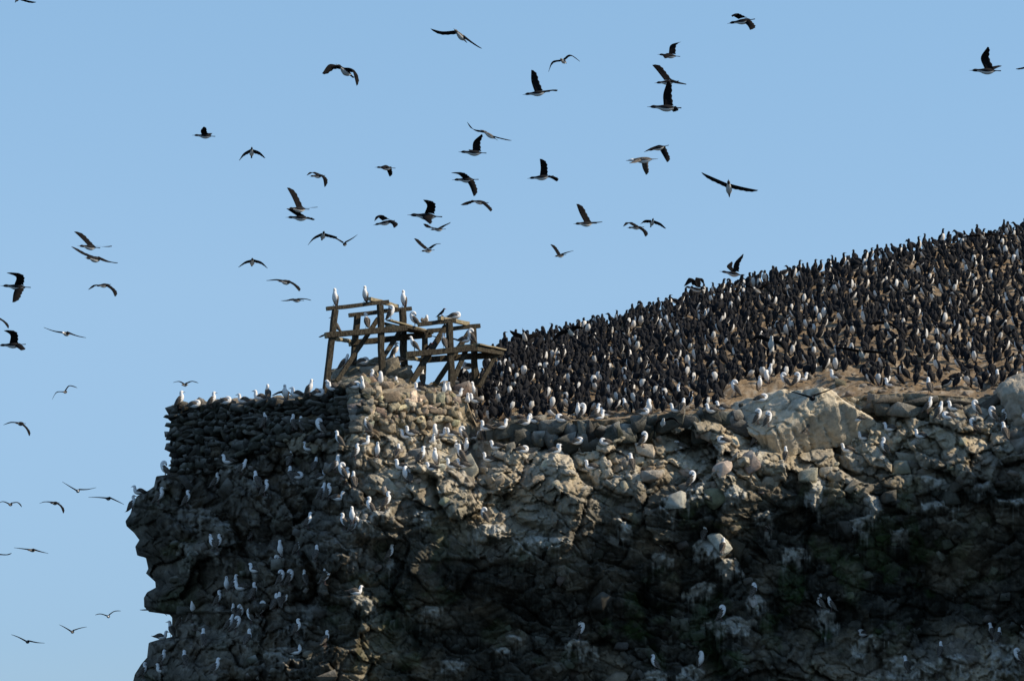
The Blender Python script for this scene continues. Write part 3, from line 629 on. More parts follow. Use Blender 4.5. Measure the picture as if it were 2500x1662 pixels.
# ------------------------------------------------------------------ birds
def crom(pts, n):
    p = np.array(pts, float); p = np.vstack([2 * p[0] - p[1], p, 2 * p[-1] - p[-2]])
    out = []; m = len(p) - 3
    for i in range(n):
        t = i / (n - 1) * m; k = min(int(t), m - 1); u = t - k
        a, b, c, d = p[k:k + 4]
        out.append(.5 * ((2 * b) + (c - a) * u + (2 * a - 5 * b + 4 * c - d) * u * u + (3 * b - a - 3 * c + d) * u ** 3))
    return np.array(out)
def sweep(spine, ry, rn, n=22, seg=10, side=(0, 1, 0)):
    """tube along a curve; spine points are 3-D.  returns verts, quads, t, angle per face"""
    q = crom(np.column_stack([spine, ry, rn]), n)
    c = q[:, :3]; a = np.maximum(q[:, 3], .002); b = np.maximum(q[:, 4], .002)
    tg = np.gradient(c, axis=0); tg /= np.linalg.norm(tg, axis=1)[:, None]
    s = np.asarray(side, float)
    v = []
    for i in range(n):
        sd = s - tg[i] * (s @ tg[i]); sd /= np.linalg.norm(sd) + 1e-9; nn = np.cross(sd, tg[i])
        for j in range(seg):
            w = j / seg * math.tau
            v.append(c[i] + nn * math.cos(w) * b[i] + sd * math.sin(w) * a[i])
    f = []; tt = []; an = []
    for i in range(n - 1):
        for j in range(seg):
            k = (j + 1) % seg; f.append([i * seg + j, i * seg + k, (i + 1) * seg + k, (i + 1) * seg + j])
            tt.append((i + .5) / (n - 1)); an.append((j + .5) / seg * 360)
    return np.array(v), np.array(f), np.array(tt), np.array(an)
class Bird:
    def __init__(s): s.v = []; s.f = []; s.m = []; s.n = 0
    def add(s, v, f, m):
        s.v.append(v); s.f.append(np.asarray(f) + s.n); s.n += len(v); s.m.append(np.broadcast_to(m, len(f)))
    def arr(s): return np.concatenate(s.v), np.concatenate(s.f), np.concatenate(s.m)
    def mesh(s, name): v, f, m = s.arr(); return mesh(name, v, f, BM, m)
def legs(b, x, h, lo):
    if lo: return
    for sgn in (-1, 1):
        v, f, _, _ = sweep([(x - .01, sgn * .035, h), (x, sgn * .04, h * .5), (x, sgn * .04, .012)], [.012, .009, .008], [.012, .009, .008], 4, 5)
        b.add(v, f, 6)
        v, f, _, _ = sweep([(x - .03, sgn * .04, .01), (x + .02, sgn * .042, .012), (x + .075, sgn * .05, .006)], [.008, .02, .035], [.008, .01, .004], 4, 5)
        b.add(v, f, 6)
def wingfold(b, pts, wid, thick, yoff, m, lo):
    for sgn in (-1, 1):
        sp_ = [(p[0], sgn * yo, p[1]) for p, yo in zip(pts, yoff)]
        v, f, _, _ = sweep(sp_, thick, wid, 6 if lo else 9, 6 if lo else 8)
        b.add(v, f, m)
def make_booby(pose, var=0):
    b = Bird(); k = 26
    if pose == 'U':
        hx = .03 * (var - 1)
        sp_ = [(-.30, .01), (-.19, .09), (-.10, .19), (-.02, .29), (.045, .385), (.07, .45), (.065 + hx, .52), (.08 + hx, .585), (.125 + hx, .592), (.165 + hx, .585), (.225 + hx, .57)]
        ry = [.012, .035, .084, .112, .100, .074, .058, .058, .034, .014, .004]; rn = [.008, .022, .074, .110, .100, .074, .058, .058, .036, .014, .004]
        wp = [(.055, .40), (-.02, .33), (-.09, .22), (-.18, .09), (-.24, .02)]; lg = (-.01, .20)
    elif pose == 'P':
        sp_ = [(-.28, .02), (-.18, .09), (-.09, .18), (-.01, .28), (.05, .37), (.085, .445), (.08, .515), (.02, .555), (-.04, .52), (-.07, .455), (-.085, .40)]
        ry = [.012, .035, .084, .112, .098, .076, .062, .060, .054, .028, .006]; rn = [.008, .022, .074, .110, .100, .076, .062, .060, .054, .028, .006]
        wp = [(.055, .38), (-.02, .31), (-.09, .21), (-.17, .09), (-.23, .02)]; lg = (-.01, .19)
    elif pose == 'S':
        sp_ = [(-.40, .13), (-.28, .115), (-.16, .12), (-.03, .125), (.08, .14), (.13, .20), (.135, .28), (.15, .345), (.195, .352), (.235, .345), (.29, .33)]
        ry = [.012, .03, .075, .112, .100, .076, .058, .058, .034, .014, .004]; rn = [.008, .02, .060, .105, .096, .076, .058, .058, .036, .014, .004]
        wp = [(.08, .175), (-.03, .185), (-.14, .16), (-.26, .125), (-.36, .12)]; lg = None
    else:
        sp_ = [(-.40, .12), (-.28, .11), (-.16, .115), (-.03, .12), (.08, .13), (.145, .17), (.14, .235), (.07, .26), (0, .235), (-.05, .21), (-.09, .20)]
        ry = [.012, .03, .075, .112, .102, .078, .066, .062, .05, .02, .006]; rn = [.008, .02, .060, .105, .10, .078, .066, .06, .05, .02, .006]
        wp = [(.08, .17), (-.03, .185), (-.14, .16), (-.26, .12), (-.36, .115)]; lg = None
    spine = [(x, 0, z) for x, z in sp_]
    v, f, t, an = sweep(spine, ry, rn, k, 12)
    if var == 2:      # head turned to the side
        w = sstep(.62, .78, np.repeat(np.linspace(0, 1, k), 12)); cx = v[12 * int(k * .68):12 * int(k * .68) + 12].mean(0)
        a = w * 1.1; d = v - cx; v = cx + np.stack([d[:, 0] * np.cos(a) - d[:, 1] * np.sin(a), d[:, 0] * np.sin(a) + d[:, 1] * np.cos(a), d[:, 2]], 1)
    dors = np.abs((an + 180) % 360 - 180) > 85          # angle 0 points to the breast
    m = np.where(t > .86, 5, 0); m = np.where((t < .44) & dors, 1, m); m = np.where(t < .13, 1, m)
    b.add(v, f, m)
    if pose == 'X':
        for sg_ in (-1, 1):
            v, f, _, _ = sweep([(.0, sg_ * .07, .40), (-.03, sg_ * .20, .44), (-.06, sg_ * .34, .38), (-.10, sg_ * .46, .24)], [.05, .10, .10, .03], [.02, .014, .012, .006], 7, 6, side=(.3, 0, 1))
            b.add(v, f, 3)
        wp = [(-.02, .36), (-.05, .30), (-.08, .22), (-.12, .12), (-.16, .05)]
    wingfold(b, wp, [.03, .085, .08, .045, .008], [.012, .03, .03, .02, .005], [.078, .088, .075, .04, .015], 1, False)
    if lg: legs(b, lg[0], lg[1], False)
    return b
def make_corm(pose, lo=False):
    b = Bird(); k = 15 if lo else 24; sg = 7 if lo else 11
    if pose == 'D':
        sp_ = [(-.36, .10), (-.26, .10), (-.15, .12), (-.02, .13), (.09, .16), (.15, .22), (.15, .29), (.17, .345), (.21, .355), (.25, .35), (.31, .335)]
    elif pose in 'NX':
        sp_ = [(-.20, .0), (-.13, .09), (-.07, .20), (-.01, .31), (.03, .41), (.04, .49), (.03, .57), (.03, .64), (.06, .672), (.10, .672), (.16, .665)]
    elif pose == 'C':
        sp_ = [(-.20, .0), (-.13, .09), (-.07, .20), (-.01, .31), (.04, .40), (.07, .46), (.04, .52), (.04, .575), (.08, .60), (.12, .59), (.175, .57)]
    elif pose == 'P':
        sp_ = [(-.20, .0), (-.13, .09), (-.07, .20), (-.01, .31), (.04, .40), (.075, .47), (.06, .54), (-.0, .555), (-.04, .50), (-.05, .44), (-.05, .39)]
    else:
        sp_ = [(-.30, .05), (-.21, .12), (-.12, .20), (-.02, .28), (.08, .35), (.14, .42), (.17, .48), (.22, .525), (.26, .52), (.30, .505), (.35, .48)]
    ry = [.04, .045, .096, .132, .112, .062, .046, .048, .030, .011, .004]; rn = [.006, .02, .082, .118, .104, .062, .046, .048, .030, .012, .004]
    v, f, t, an = sweep([(x, 0, z) for x, z in sp_], ry, rn, k, sg)
    ad = np.abs((an + 180) % 360 - 180)
    vent = ad < 56
    m = np.where(vent & (t > .12) & (t < .50), 8, 2); m = np.where(t > .87, 5, m)
    b.add(v, f, m)
    dx = sp_[2][0] + .07
    if pose == 'D': wp = [(.10, .19), (0, .20), (-.12, .17), (-.24, .13), (-.31, .12)]
    elif pose == 'W': wp = [(.09, .37), (0, .31), (-.10, .22), (-.20, .13), (-.26, .08)]
    else: wp = [(.04, .42), (-.01, .34), (-.07, .23), (-.12, .12), (-.16, .05)]
    wingfold(b, wp, [.03, .085, .085, .05, .006], [.014, .03, .03, .02, .005], [.090, .108, .092, .055, .02], 2, lo)
    if pose != 'D': legs(b, -.01, .2, lo)
    return b
BOO = {}
for p in 'UPST':
    for q in (0, 1, 2): BOO[p, q] = make_booby(p, q).mesh('booby')
YAW = {'R': 0, 'L': 180, 'B': 62, 'F': -72}
def region(px, py, fr):
    if fr: return 'on the taller timber frame' if px < 1000 else 'on the lower timber frame'
    if py < 1000 and px < 750: return 'on the dark wall top'
    if py < 1000 and px < 960: return 'on the wall corner top'
    if py < 1000 and px < 1175: return 'on rubble under the frames'
    if px < 885 and py < 1105: return 'on the dark wall flank'
    if px < 640 and py < 1300: return 'on shaded ledges under the wall'
    if px < 960 and py < 1280: return 'on steps below the wall corner'
    if px < 960 and py < 1460: return 'around the small shaded cave'
    if px < 600: return 'on the lowest outer ledges'
    if px < 960: return 'on the lower shaded slope'
    if px < 1130 and py < 1170: return 'on the near sunlit terrace'
    if px < 1260 and py < 1170: return 'on the far sunlit terrace'
    if px < 1500 and py < 1050: return 'before the colony beside the frames'
    if px < 1780 and py < 1050: return 'before the colony beside the boulder'
    if px < 1780 and py < 1200: return 'below the low retaining wall'
    if px < 2120 and py < 1060: return 'on the huge pale boulder'
    if py < 1000: return 'at the foot of the brown slope'
    if py < 1180: return 'on the terrace beyond the boulder'
    return 'low on the dark overhanging face'
POSED = {'U': 'upright booby', 'P': 'preening booby', 'S': 'sitting booby', 'T': 'lying booby'}
FACE = {'R': 'facing right', 'L': 'facing left', 'B': 'back turned', 'F': 'breast showing'}
ORD = ['', 'first', 'second', 'third', 'fourth', 'fifth', 'sixth', 'seventh', 'eighth', 'ninth', 'tenth', 'eleventh', 'twelfth', 'thirteenth', 'fourteenth', 'fifteenth', 'sixteenth', 'seventeenth', 'eighteenth', 'nineteenth', 'twentieth'] + ['twenty ' + q for q in 'first second third fourth fifth sixth seventh eighth ninth'.split()] + ['thirtieth'] + ['thirty ' + q for q in 'first second third fourth fifth sixth seventh eighth ninth'.split()]
birds = []      # obj, px, py, descr, region
def put_booby(px, py, pose, face, pos, fr=False):
    q = rs.choice([0, 0, 1, 2]) if pose == 'U' else 0
    o = bpy.data.objects.new('booby', BOO[pose, q]); COL.objects.link(o)
    o.location = pos; s = rs.uniform(.94, 1.08); o.scale = (s, s, s)
    y = YAW[face] + rs.uniform(-14, 14)
    if face == 'B' and rs.random() < .5: y = 180 - y
    if face == 'F' and rs.random() < .5: y = 180 - y
    o.rotation_euler = (0, R(rs.uniform(-6, 8)), R(y))
    birds.append((o, px, py, POSED[pose] + ' ' + FACE[face], region(px, py, fr), 'boobies perched ' + region(px, py, fr)))
    return o
for (px, py, p, f) in BOOBY:
    h = hit(px, py + 1.5)
    if h is None: h = hit(px, py + 6)
    if h is None: h = P(px, py, interp(px, RIMY))
    h = h + np.array([0, -.06, -.01])
    put_booby(px, py, p, f, h)
FRB = [(265, 398, 'U', 'F', 'A', 0), (605, 358, 'U', 'F', 'A', 0), (1035, 412, 'U', 'F', 'A', 1), (900, 558, 'P', 'R', 'A', 0), (1165, 640, 'P', 'L', 'A', .5), (1280, 612, 'S', 'B', 'A', .9), (625, 665, 'U', 'B', 'A', .1),
       (270, 700, 'U', 'L', 'A', .3), (1800, 822, 'P', 'L', 'B', .3), (1735, 822, 'S', 'R', 'B', .4), (1495, 885, 'U', 'B', 'B', .0), (1160, 915, 'U', 'L', 'B', 0), (1620, 552, 'T', 'R', 'B', .4), (945, 985, 'U', 'R', 'A', .8),
       (360, 1125, 'U', 'R', 'A', .5), (585, 1065, 'T', 'R', 'A', .8), (970, 1050, 'S', 'L', 'A', .8), (705, 1290, 'U', 'L', 'A', .0), (230, 1352, 'S', 'L', 'A', -.3), (490, 1325, 'T', 'R', 'A', -.3), (572, 1320, 'S', 'F', 'A', -.3), (775, 1330, 'P', 'F', 'A', -.35),
       (835, 1300, 'S', 'L', 'A', -.2), (940, 1375, 'U', 'B', 'A', -.3), (1215, 1385, 'S', 'L', 'B', -.3), (1250, 1300, 'U', 'B', 'B', .9), (1500, 1445, 'U', 'F', 'B', -.3), (1548, 1445, 'U', 'F', 'B', -.3), (1635, 1438, 'S', 'R', 'B', -.2),
       (1830, 1440, 'U', 'F', 'B', -.1), (1842, 1500, 'S', 'L', 'B', -.3), (1755, 1500, 'S', 'F', 'B', -.3), (1765, 1120, 'T', 'L', 'B', 1.3)]
for (x, y, p, f, w, k) in FRB:
    px, py = zb(x, y)
    onf = y < 960
    pos = P(px, py, (depthA if w == 'A' else depthB)(px, k))
    put_booby(px, py, p, f, pos, onf)
# labels that single each one out: pose, place, rank from the left among its like there
from collections import defaultdict
gr = defaultdict(list)
for b in birds: gr[(b[3], b[4])].append(b)
for key, L in gr.items():
    L.sort(key=lambda b: b[1])
    for i, b in enumerate(L):
        lab = b[3] + ' ' + b[4]
        if len(L) > 1: lab = ORD[i + 1] + ' from left, ' + lab
        tag(b[0], lab, 'booby', b[5])
# two small dark terns on the right frame
def make_tern():
    b = Bird()
    v, f, t, an = sweep([(-.26, 0, -.02), (-.16, 0, .05), (-.06, 0, .12), (.02, 0, .19), (.05, 0, .25), (.075, 0, .28), (.11, 0, .278), (.16, 0, .262)], [.01, .02, .045, .05, .036, .035, .016, .004], [.006, .015, .045, .05, .036, .035, .014, .004], 18, 9)
    b.add(v, f, np.where(t > .84, 7, 2)); wingfold(b, [(.02, .20), (-.05, .13), (-.14, .06), (-.24, -.01)], [.02, .035, .025, .005], [.008, .012, .01, .004], [.04, .045, .03, .012], 3, False); legs(b, -.01, .1, False)
    return b.mesh('tern')
tm = make_tern()
for (x, y, k, lab) in [(1475, 518, .1, 'small slim dark tern with red bill on the cross rail of the lower frame'), (1325, 905, -.05, 'small dark tern perched on the middle rail of the lower frame')]:
    px, py = zb(x, y); o = obj('tern', tm); o.location = P(px, py, depthB(px, k)); o.rotation_euler = (0, 0, R(-15)); tag(o, lab, 'tern')

# ------------------------------------------------------------------ the cormorant colony
pts = []
rr = random.Random(11)
def dens_gap(px, py):
    top_ = interp(px, CREST); bot = interp(px, RIM)
    u = (bot - py) / (bot - top_ + 1e-6)
    gap = 17.2 - 6.0 * u
    if px > 2150 and u < .2: gap *= 1.2
    if 1650 < px < 2100 and .3 < u < .6: gap *= 1.1
    if px < 1500: gap *= .95
    if px > 1850: gap *= 1.10
    return gap
cell = {}
tries = 0
for _ in range(130000):
    px = rr.uniform(1125, 2760); top_ = float(interp(px, CREST)); bot = float(interp(px, RIM))
    lowlim = bot - 6 if px < 1760 else (bot - 60 if px < 2110 else bot - 16)
    if px < 1180: top_ = 930
    if lowlim <= top_: continue
    py = rr.uniform(top_ + 1, lowlim)
    if vn(np.array([px / 60.]), np.array([py / 35.]), 99)[0] < .15 and py > top_ + 40: continue
    g_ = dens_gap(px, py); key = (int(px // 30), int(py // 30)); ok = True
    for i in (-1, 0, 1):
        for j in (-1, 0, 1):
            for (qx, qy) in cell.get((key[0] + i, key[1] + j), ()):
                if ((px - qx) / 1.0) ** 2 + ((py - qy) * 1.25) ** 2 < g_ * g_: ok = False; break
            if not ok: break
        if not ok: break
    if not ok: continue
    cell.setdefault(key, []).append((px, py)); pts.append((px, py))
ranked = sorted(pts, key=lambda p: -p[1] - .12 * (p[0] < 1500) * 100)
COR = {p: make_corm(p).mesh('cormorant') for p in 'NCPWXD'}
CORL = {p: make_corm(p, True).arr() for p in 'NCPWXD'}
mass = Pile()
CD = {('N', 0): 'stretched cormorant', ('C', 0): 'hunched cormorant', ('P', 0): 'preening cormorant', ('W', 0): 'leaning cormorant', ('X', 0): 'wing spreading cormorant', ('D', 0): 'crouching cormorant'}
crew = []
for i, (px, py) in enumerate(ranked):
    h = hit(px, py, HBVH)
    if h is None: continue
    pose = rr.choices('NCPWXD', (4, 7, 6, 5, 1.0, 2.5))[0]
    if rr.random() < .13: yaw = -90 + rr.uniform(-45, 45); vw = 'white belly showing'
    elif rr.random() < .65: yaw = 90 + rr.uniform(-50, 50); vw = 'dark back turned'
    else: yaw = rr.choice((0, 180)) + rr.uniform(-40, 40); vw = 'in profile'
    s = rr.uniform(.95, 1.18)
    tip = rr.uniform(-14, 14)
    if len(crew) < 300 and px < 2495:
        o = bpy.data.objects.new('cormorant', COR[pose]); COL.objects.link(o)
        o.location = h + np.array([0, 0, -.01]); o.scale = (s * rr.uniform(.9, 1.08), s * rr.uniform(.9, 1.08), s); o.rotation_euler = (R(rr.uniform(-10, 10)), R(tip), R(yaw))
        zone = ('beside the lower timber frame' if px < 1260 else 'above the near retaining wall' if px < 1400 else 'above the middle retaining wall' if px < 1560 else 'above the far retaining wall' if px < 1770
                else 'above the huge pale boulder' if px < 2120 else 'above the bank of blocks')
        crew.append((o, px, py, CD[pose, 0] + ' ' + vw, zone))
    else:
        v, f, m = CORL[pose]
        a = R(yaw); ca, sa = math.cos(a), math.sin(a)
        tp = R(tip); w = v * s * [rr.uniform(.88, 1.1), rr.uniform(.88, 1.1), rr.uniform(.92, 1.08)]; w = w @ np.array([[math.cos(tp), 0, -math.sin(tp)], [0, 1, 0], [math.sin(tp), 0, math.cos(tp)]]); w = np.stack([w[:, 0] * ca - w[:, 1] * sa, w[:, 0] * sa + w[:, 1] * ca, w[:, 2]], 1)
        mass.add(w + h, f, None, m)
gr = defaultdict(list)
for c in crew: gr[(c[3], c[4])].append(c)
for key, L in gr.items():
    L.sort(key=lambda b: b[1])
    for i, b in enumerate(L):
        lab = b[3] + ' ' + b[4]
        if len(L) > 1: lab = ORD[i + 1] + ' from left, ' + lab
        tag(b[0], lab, 'cormorant', 'cormorants in the near rows ' + b[4])
mo_ = obj('cormorant_colony', mass.build('cormorant_colony', BM))
tag(mo_, 'dense mass of black and white cormorants covering the upper slope to the skyline', 'cormorants', kind='stuff')

# ------------------------------------------------------------------ flying birds
# zoom | beak x y tail x y | near wing 3 points | far wing 3 points | label | kind (c cormorant, b booby) | body yaw sign: 1 towards the viewer, -1 away
FLY = """A|140 -22 95 9|140 0 190 12 250 22|110 -8 80 -40 40 -60|pale bellied seabird gliding half out of the photo above the corner of the sky|b
A|1300 917 1460 925|1385 915 1378 895 1390 880|1400 915 1408 895 1400 881|lone cormorant flying high over the cliff wall with both wings raised and short|c
A|1710 1003 1700 1060|1690 1020 1650 1050 1620 1095|1715 1022 1760 1040 1800 1077|cormorant seen head on with drooping wings, up from the stone wall|c
A|2095 1203 2200 1182|2150 1175 2110 1165 2080 1195|2175 1185 2198 1210 2203 1273|cormorant with one wing curled over its head above the tall pair|c
A|1948 1427 2090 1405|2025 1400 1992 1332 1948 1275|2050 1400 2100 1398 2150 1380|cormorant with one wing raised steeply, just above a level flying one|c
A|1933 1473 2118 1478|2040 1465 1992 1440 1948 1428|2060 1468 2090 1470 2118 1470|low flat cormorant tucked right beneath one with a steep raised wing|c
B|335 452 450 508|350 460 300 465 247 530|400 466 455 490 480 595|large cormorant with both wings bent down and ragged tip feathers|c
B|1130 210 1222 277|1150 222 1060 228 975 216|1195 245 1250 290 1327 346|long winged seabird banking alone at the top centre of the sky|b
B|1850 412 1898 418|1855 412 1800 425 1772 495|1885 404 1920 380 1990 425|thin winged gliding seabird beside the cormorant with a tall dark wing|b
B|1595 644 1785 620|1700 612 1675 545 1660 478|1740 612 1790 604 1833 597|cormorant with a tall dark wing under the thin winged glider|c
B|1310 882 1432 948|1340 895 1260 878 1222 840|1395 925 1460 940 1530 947|slanting long winged seabird just over a cormorant in profile|b
B|1160 1030 1355 1038|1285 1020 1285 960 1325 920|1262 1020 1250 1003 1243 990|cormorant in level profile with its wing swept back, below the slanting glider|c
B|595 1134 738 1140|665 1122 648 1140 658 1165|685 1122 692 1150 697 1182|small all dark cormorant with both wings pointing down|c
B|1117 1220 1302 1216|1215 1203 1180 1188 1120 1188|1240 1222 1260 1270 1272 1343|cormorant with one wing level forward and one hanging straight down|c
H|1600 100 1980 103|1740 80 1590 110 1450 180|1890 120 1960 200 2030 320|cormorant arching its wings directly beneath the one with a hanging wing|c
H|420 352 1100 388|830 300 870 200 755 130|820 400 790 450 880 600|big white bellied cormorant crossing above a smaller dark one|c
H|850 648 1160 608|960 600 820 590 735 545|1040 595 1130 545 1265 480|small dark cormorant overlapped by the big white bellied one|c
B|583 1527 735 1493|665 1480 622 1466 598 1508|705 1498 727 1520 733 1560|cormorant with curled ragged forewing flying level with the big white bellied one|c
B|1627 1211 1810 1192|1735 1188 1738 1140 1718 1090|1755 1190 1800 1195 1835 1210|cormorant with a short square raised wing, centre of the sky|c
B|1940 1525 2100 1505|2035 1500 2000 1440 1965 1385|2050 1500 2100 1498 2140 1484|cormorant with one slim wing lifted forward above the sloping colony|c
C|803 126 952 100|880 88 842 84 828 108|900 105 925 138 924 176|topmost cormorant over the colony with one wing hanging|c
C|437 287 560 296|515 278 522 235 568 222|492 285 478 300 477 325|cormorant at the top of the vertical trio, wing kinked backwards|c
C|421 441 552 421|490 412 452 370 413 346|515 425 550 440 590 456|middle cormorant of the vertical trio with wings spread diagonally|c
C|383 560 567 566|492 548 488 490 497 425|515 553 524 556 532 560|lowest cormorant of the vertical trio with one wing straight up|c
C|385 792 500 760|440 765 405 778 370 802|468 775 482 815 492 857|cormorant with drooping wings close above the brown booby|c
C|273 842 445 832|345 842 312 860 292 880|370 845 376 870 388 892|brown booby with pale head flying level under a dark cormorant|o
C|808 950 820 1022|795 968 740 942 668 907|825 973 890 990 968 1003|large seabird seen head on with straight wings, above the colony slope|b
C|2070 370 2240 372|2172 355 2150 300 2168 253|2185 352 2215 340 2243 320|lone cormorant with raised wings far out over the top of the colony|c
C|2400 340 2440 352|2400 350 2352 358 2312 367|2430 350 2480 352 2520 372|seabird whose long wing tip alone pokes into the photo edge|b
C|278 1197 370 1185|320 1175 285 1163 260 1190|350 1192 370 1212 377 1246|cormorant with a curled ragged wing touching the bird beside it|c
C|418 1148 405 1182|396 1158 370 1160 350 1178|425 1162 455 1175 485 1200|grey bellied cormorant head on, just beside the one with a curled wing|c
V|748 536 740 549|737 540 722 550 709 567|748 541 765 545 777 548|cormorant head on with one wing level and one drooped, over the taller frame|c
V|793 570 795 555|788 556 775 550 761 547|798 557 812 550 824 541|cormorant coming head on with wings in a shallow vee over the taller frame|c
H|680 1070 940 1000|770 970 660 900 560 815|830 985 950 915 1075 880|dark cormorant throwing both wings up over the taller frame|c
I|285 272 400 232|330 245 300 195 252 150|360 240 410 220 478 198|small cormorant in a vee by itself over the bare slope|c
G|165 478 347 510|285 462 292 418 342 352|262 462 235 438 262 395|cormorant taking off just above the colony skyline with wings high|c
I|1530 545 1750 600|1640 515 1600 470 1535 545|1665 520 1670 460 1730 520|cormorant landing with wings half folded on the colony skyline|c
4|372 480 420 620|400 560 330 532 252 500|430 565 470 535 535 515|cormorant spreading its wings among the birds nearest the frames|c
4|790 470 880 540|800 500 720 530 645 615|860 482 905 465 965 488|cormorant with brown arched wings skimming the crowd near its lower end|c
D|545 296 690 290|628 276 577 230 520 190|675 285 725 285 772 267|cormorant with one wing reaching high forward, upper of the pair by the open sky|c
D|598 385 710 365|650 362 570 335 503 300|690 372 750 392 815 387|long cormorant with wings spread flat, lower of the pair by the open sky|c
D|0 563 215 575|125 550 138 510 62 488|140 585 120 630 106 698|large cormorant with one wing up and one straight down at the photo edge|c
D|-70 800 -5 780|-60 780 -100 770 -140 790|-10 782 30 815 63 864|seabird showing only one drooping wing tip at the photo edge|c
D|-20 980 180 970|88 958 95 910 42 888|128 980 150 1003 168 1032|cormorant with a crescent raised wing low at the photo edge|c
D|668 575 765 545|712 555 660 558 618 596|750 558 786 590 806 643|cormorant with arched wings under the spread pair|c
D|436 900 482 893|448 885 380 878 307 856|478 892 530 915 605 930|glider with long level wings seen end on beside the cliff|b
D|445 1312 462 1290|440 1300 395 1303 366 1355|458 1292 482 1262 541 1275|seabird tilting with one wing hooked up, out beyond the wall end|b
D|1265 1262 1310 1243|1282 1245 1250 1230 1207 1240|1302 1243 1335 1231 1385 1243|small seabird gliding close over the end of the stone wall|b
D|1762 380 1748 415|1742 390 1705 405 1660 441|1772 388 1820 405 1865 447|cormorant head on with even arched wings short of the taller frame|c
D|1930 540 2035 530|1985 520 1930 518 1855 527|2010 535 2052 560 2088 611|cormorant with one wing flat and one drooped near the taller frame|c
D|2000 665 2115 662|2035 658 2000 668 1958 676|2075 655 2120 655 2168 661|flat thin cormorant gliding level just over the taller frame end|c
D|2290 893 2350 900|2285 897 2250 910 2220 927|2320 898 2345 915 2352 932|seabird passing behind a post of the taller frame with one wing tip out|b
2|1398 235 1408 290|1388 248 1340 265 1270 305|1422 250 1460 262 1488 300|seabird landing with arched wings on top of the stone wall|b
E|85 188 130 178|98 175 60 177 20 193|120 186 145 212 161 253|cormorant with one wing level and one drooped, far out from the wall foot|c
E|425 553 412 538|410 541 375 520 335 497|430 541 470 540 518 529|seabird in a lopsided vee close to the cliff outline|b
E|570 592 592 581|568 580 525 579 477 581|592 583 625 600 670 621|seabird with one wing level and one sloping, almost at the cliff outline|b
E|50 625 62 612|46 613 20 603 -6 615|65 612 95 610 120 635|small arched winged seabird cut by the photo edge at cliff height|b
E|272 617 313 604|285 603 245 603 215 614|308 608 330 630 343 668|cormorant turning with one wing dropped, between two gliders|c
E|150 868 195 860|165 858 120 855 78 852|185 862 220 874 263 883|seabird gliding on nearly straight wings level with the jutting rock|b
E|-40 885 -20 890|-30 890 -60 885 -90 880|-15 891 30 890 65 881|seabird with only one flat wing tip inside the photo edge|b
E|585 1226 580 1213|575 1214 545 1206 513 1214|592 1212 615 1195 652 1192|pale winged seabird flying head on under the overhanging rock|b
E|388 1309 390 1296|382 1298 355 1282 320 1265|398 1297 430 1285 468 1277|small seabird in a shallow vee, middle of the lowest three|b
E|145 1361 150 1350|138 1350 105 1333 62 1318|155 1354 200 1362 242 1364|lowest seabird of the sky with one wing slightly raised|b
E|820 1180 840 1190|815 1184 785 1184 755 1187|845 1188 870 1196 901 1218|seabird passing behind the jutting rock with its wing tips showing|b
7|215 442 300 440|235 425 195 400 125 360|285 422 325 385 372 365|black seabird with bent wings flying across the huge pale boulder|k
7|412 388 425 372|403 372 330 352 225 325|425 372 500 342 605 298|black seabird with long straight wings in front of the top of the huge boulder|k
G|538 945 540 1045|522 975 440 950 350 1012|556 975 605 1000 645 1062|white booby flying toward the viewer in front of the crowded slope|w
G|1345 835 1400 890|1340 845 1295 850 1235 870|1390 855 1455 900 1525 975|pale bellied seabird with one long drooped wing low over the colony|b
G|1165 1045 1215 1100|1160 1045 1080 1035 980 1028|1215 1050 1290 1060 1360 1075|seabird on long level wings over the lower rows of the colony|b
G|400 600 480 635|400 600 350 572 290 545|460 595 510 568 560 550|seabird rising with wings in a vee at the colony skyline|b
G|2030 220 2095 240|2030 215 1960 225 1900 240|2080 212 2140 215 2200 232|seabird skimming the highest part of the colony skyline|b
6|845 542 838 592|828 548 800 555 780 580|862 545 925 540 990 622|pale booby flying past the dark retaining wall|w
1|1545 770 1600 790|1500 765 1430 755 1350 742|1590 775 1640 785 1690 802|seabird with long dark wings passing behind the lower frame|b"""
def wing_surf(b, root, mid, tip, chord_dir, c0, mt, seed, mt2=None):
    """leading edge polyline root-mid-tip, chord going back; closed thin aerofoil with fingered tip"""
    n = 12; r = random.Random(seed)
    le = crom([root, mid, tip], n)
    v = []; t_ = np.linspace(0, 1, n)
    up = np.cross(tip - root, chord_dir); up /= np.linalg.norm(up) + 1e-9
    m = 5
    for i in range(n):
        t = t_[i]
        c = c0 * (1.12 - .28 * t if t < .5 else .98 * (1 - ((t - .5) / .5) ** 2.2) + .02) * (1 - .10 * (i % 2)) 
        cd = chord_dir * (1 - .35 * t) + (tip - root) / (np.linalg.norm(tip - root) + 1e-9) * .45 * t; cd /= np.linalg.norm(cd)
        for j in range(m):
            u = j / (m - 1); th = .018 * (1 - t * .7) * math.sin(math.pi * (u * .9 + .05)) + .002
            v.append(le[i] + cd * c * u + up * (th + .035 * math.sin(math.pi * u) * (1 - t)))
    base = len(v)
    for i in range(n):
        t = t_[i]
        for j in range(m):
            u = j / (m - 1); th = .018 * (1 - t * .7) * math.sin(math.pi * (u * .9 + .05)) + .002
            v.append(v[i * m + j] - up * 2 * th)
    f = []
    for i in range(n - 1):
        for j in range(m - 1):
            a = i * m + j
            f.append([a, a + 1, a + m + 1, a + m]); f.append([base + a, base + a + m, base + a + m + 1, base + a + 1])
        a = i * m; f.append([a, a + m, base + a + m, base + a]); a = i * m + m - 1; f.append([a, base + a, base + a + m, a + m])
    a = (n - 1) * m
    for j in range(m - 1): f.append([a + j, a + j + 1, base + a + j + 1, base + a + j])
    b.add(np.array(v), np.array(f), mt)
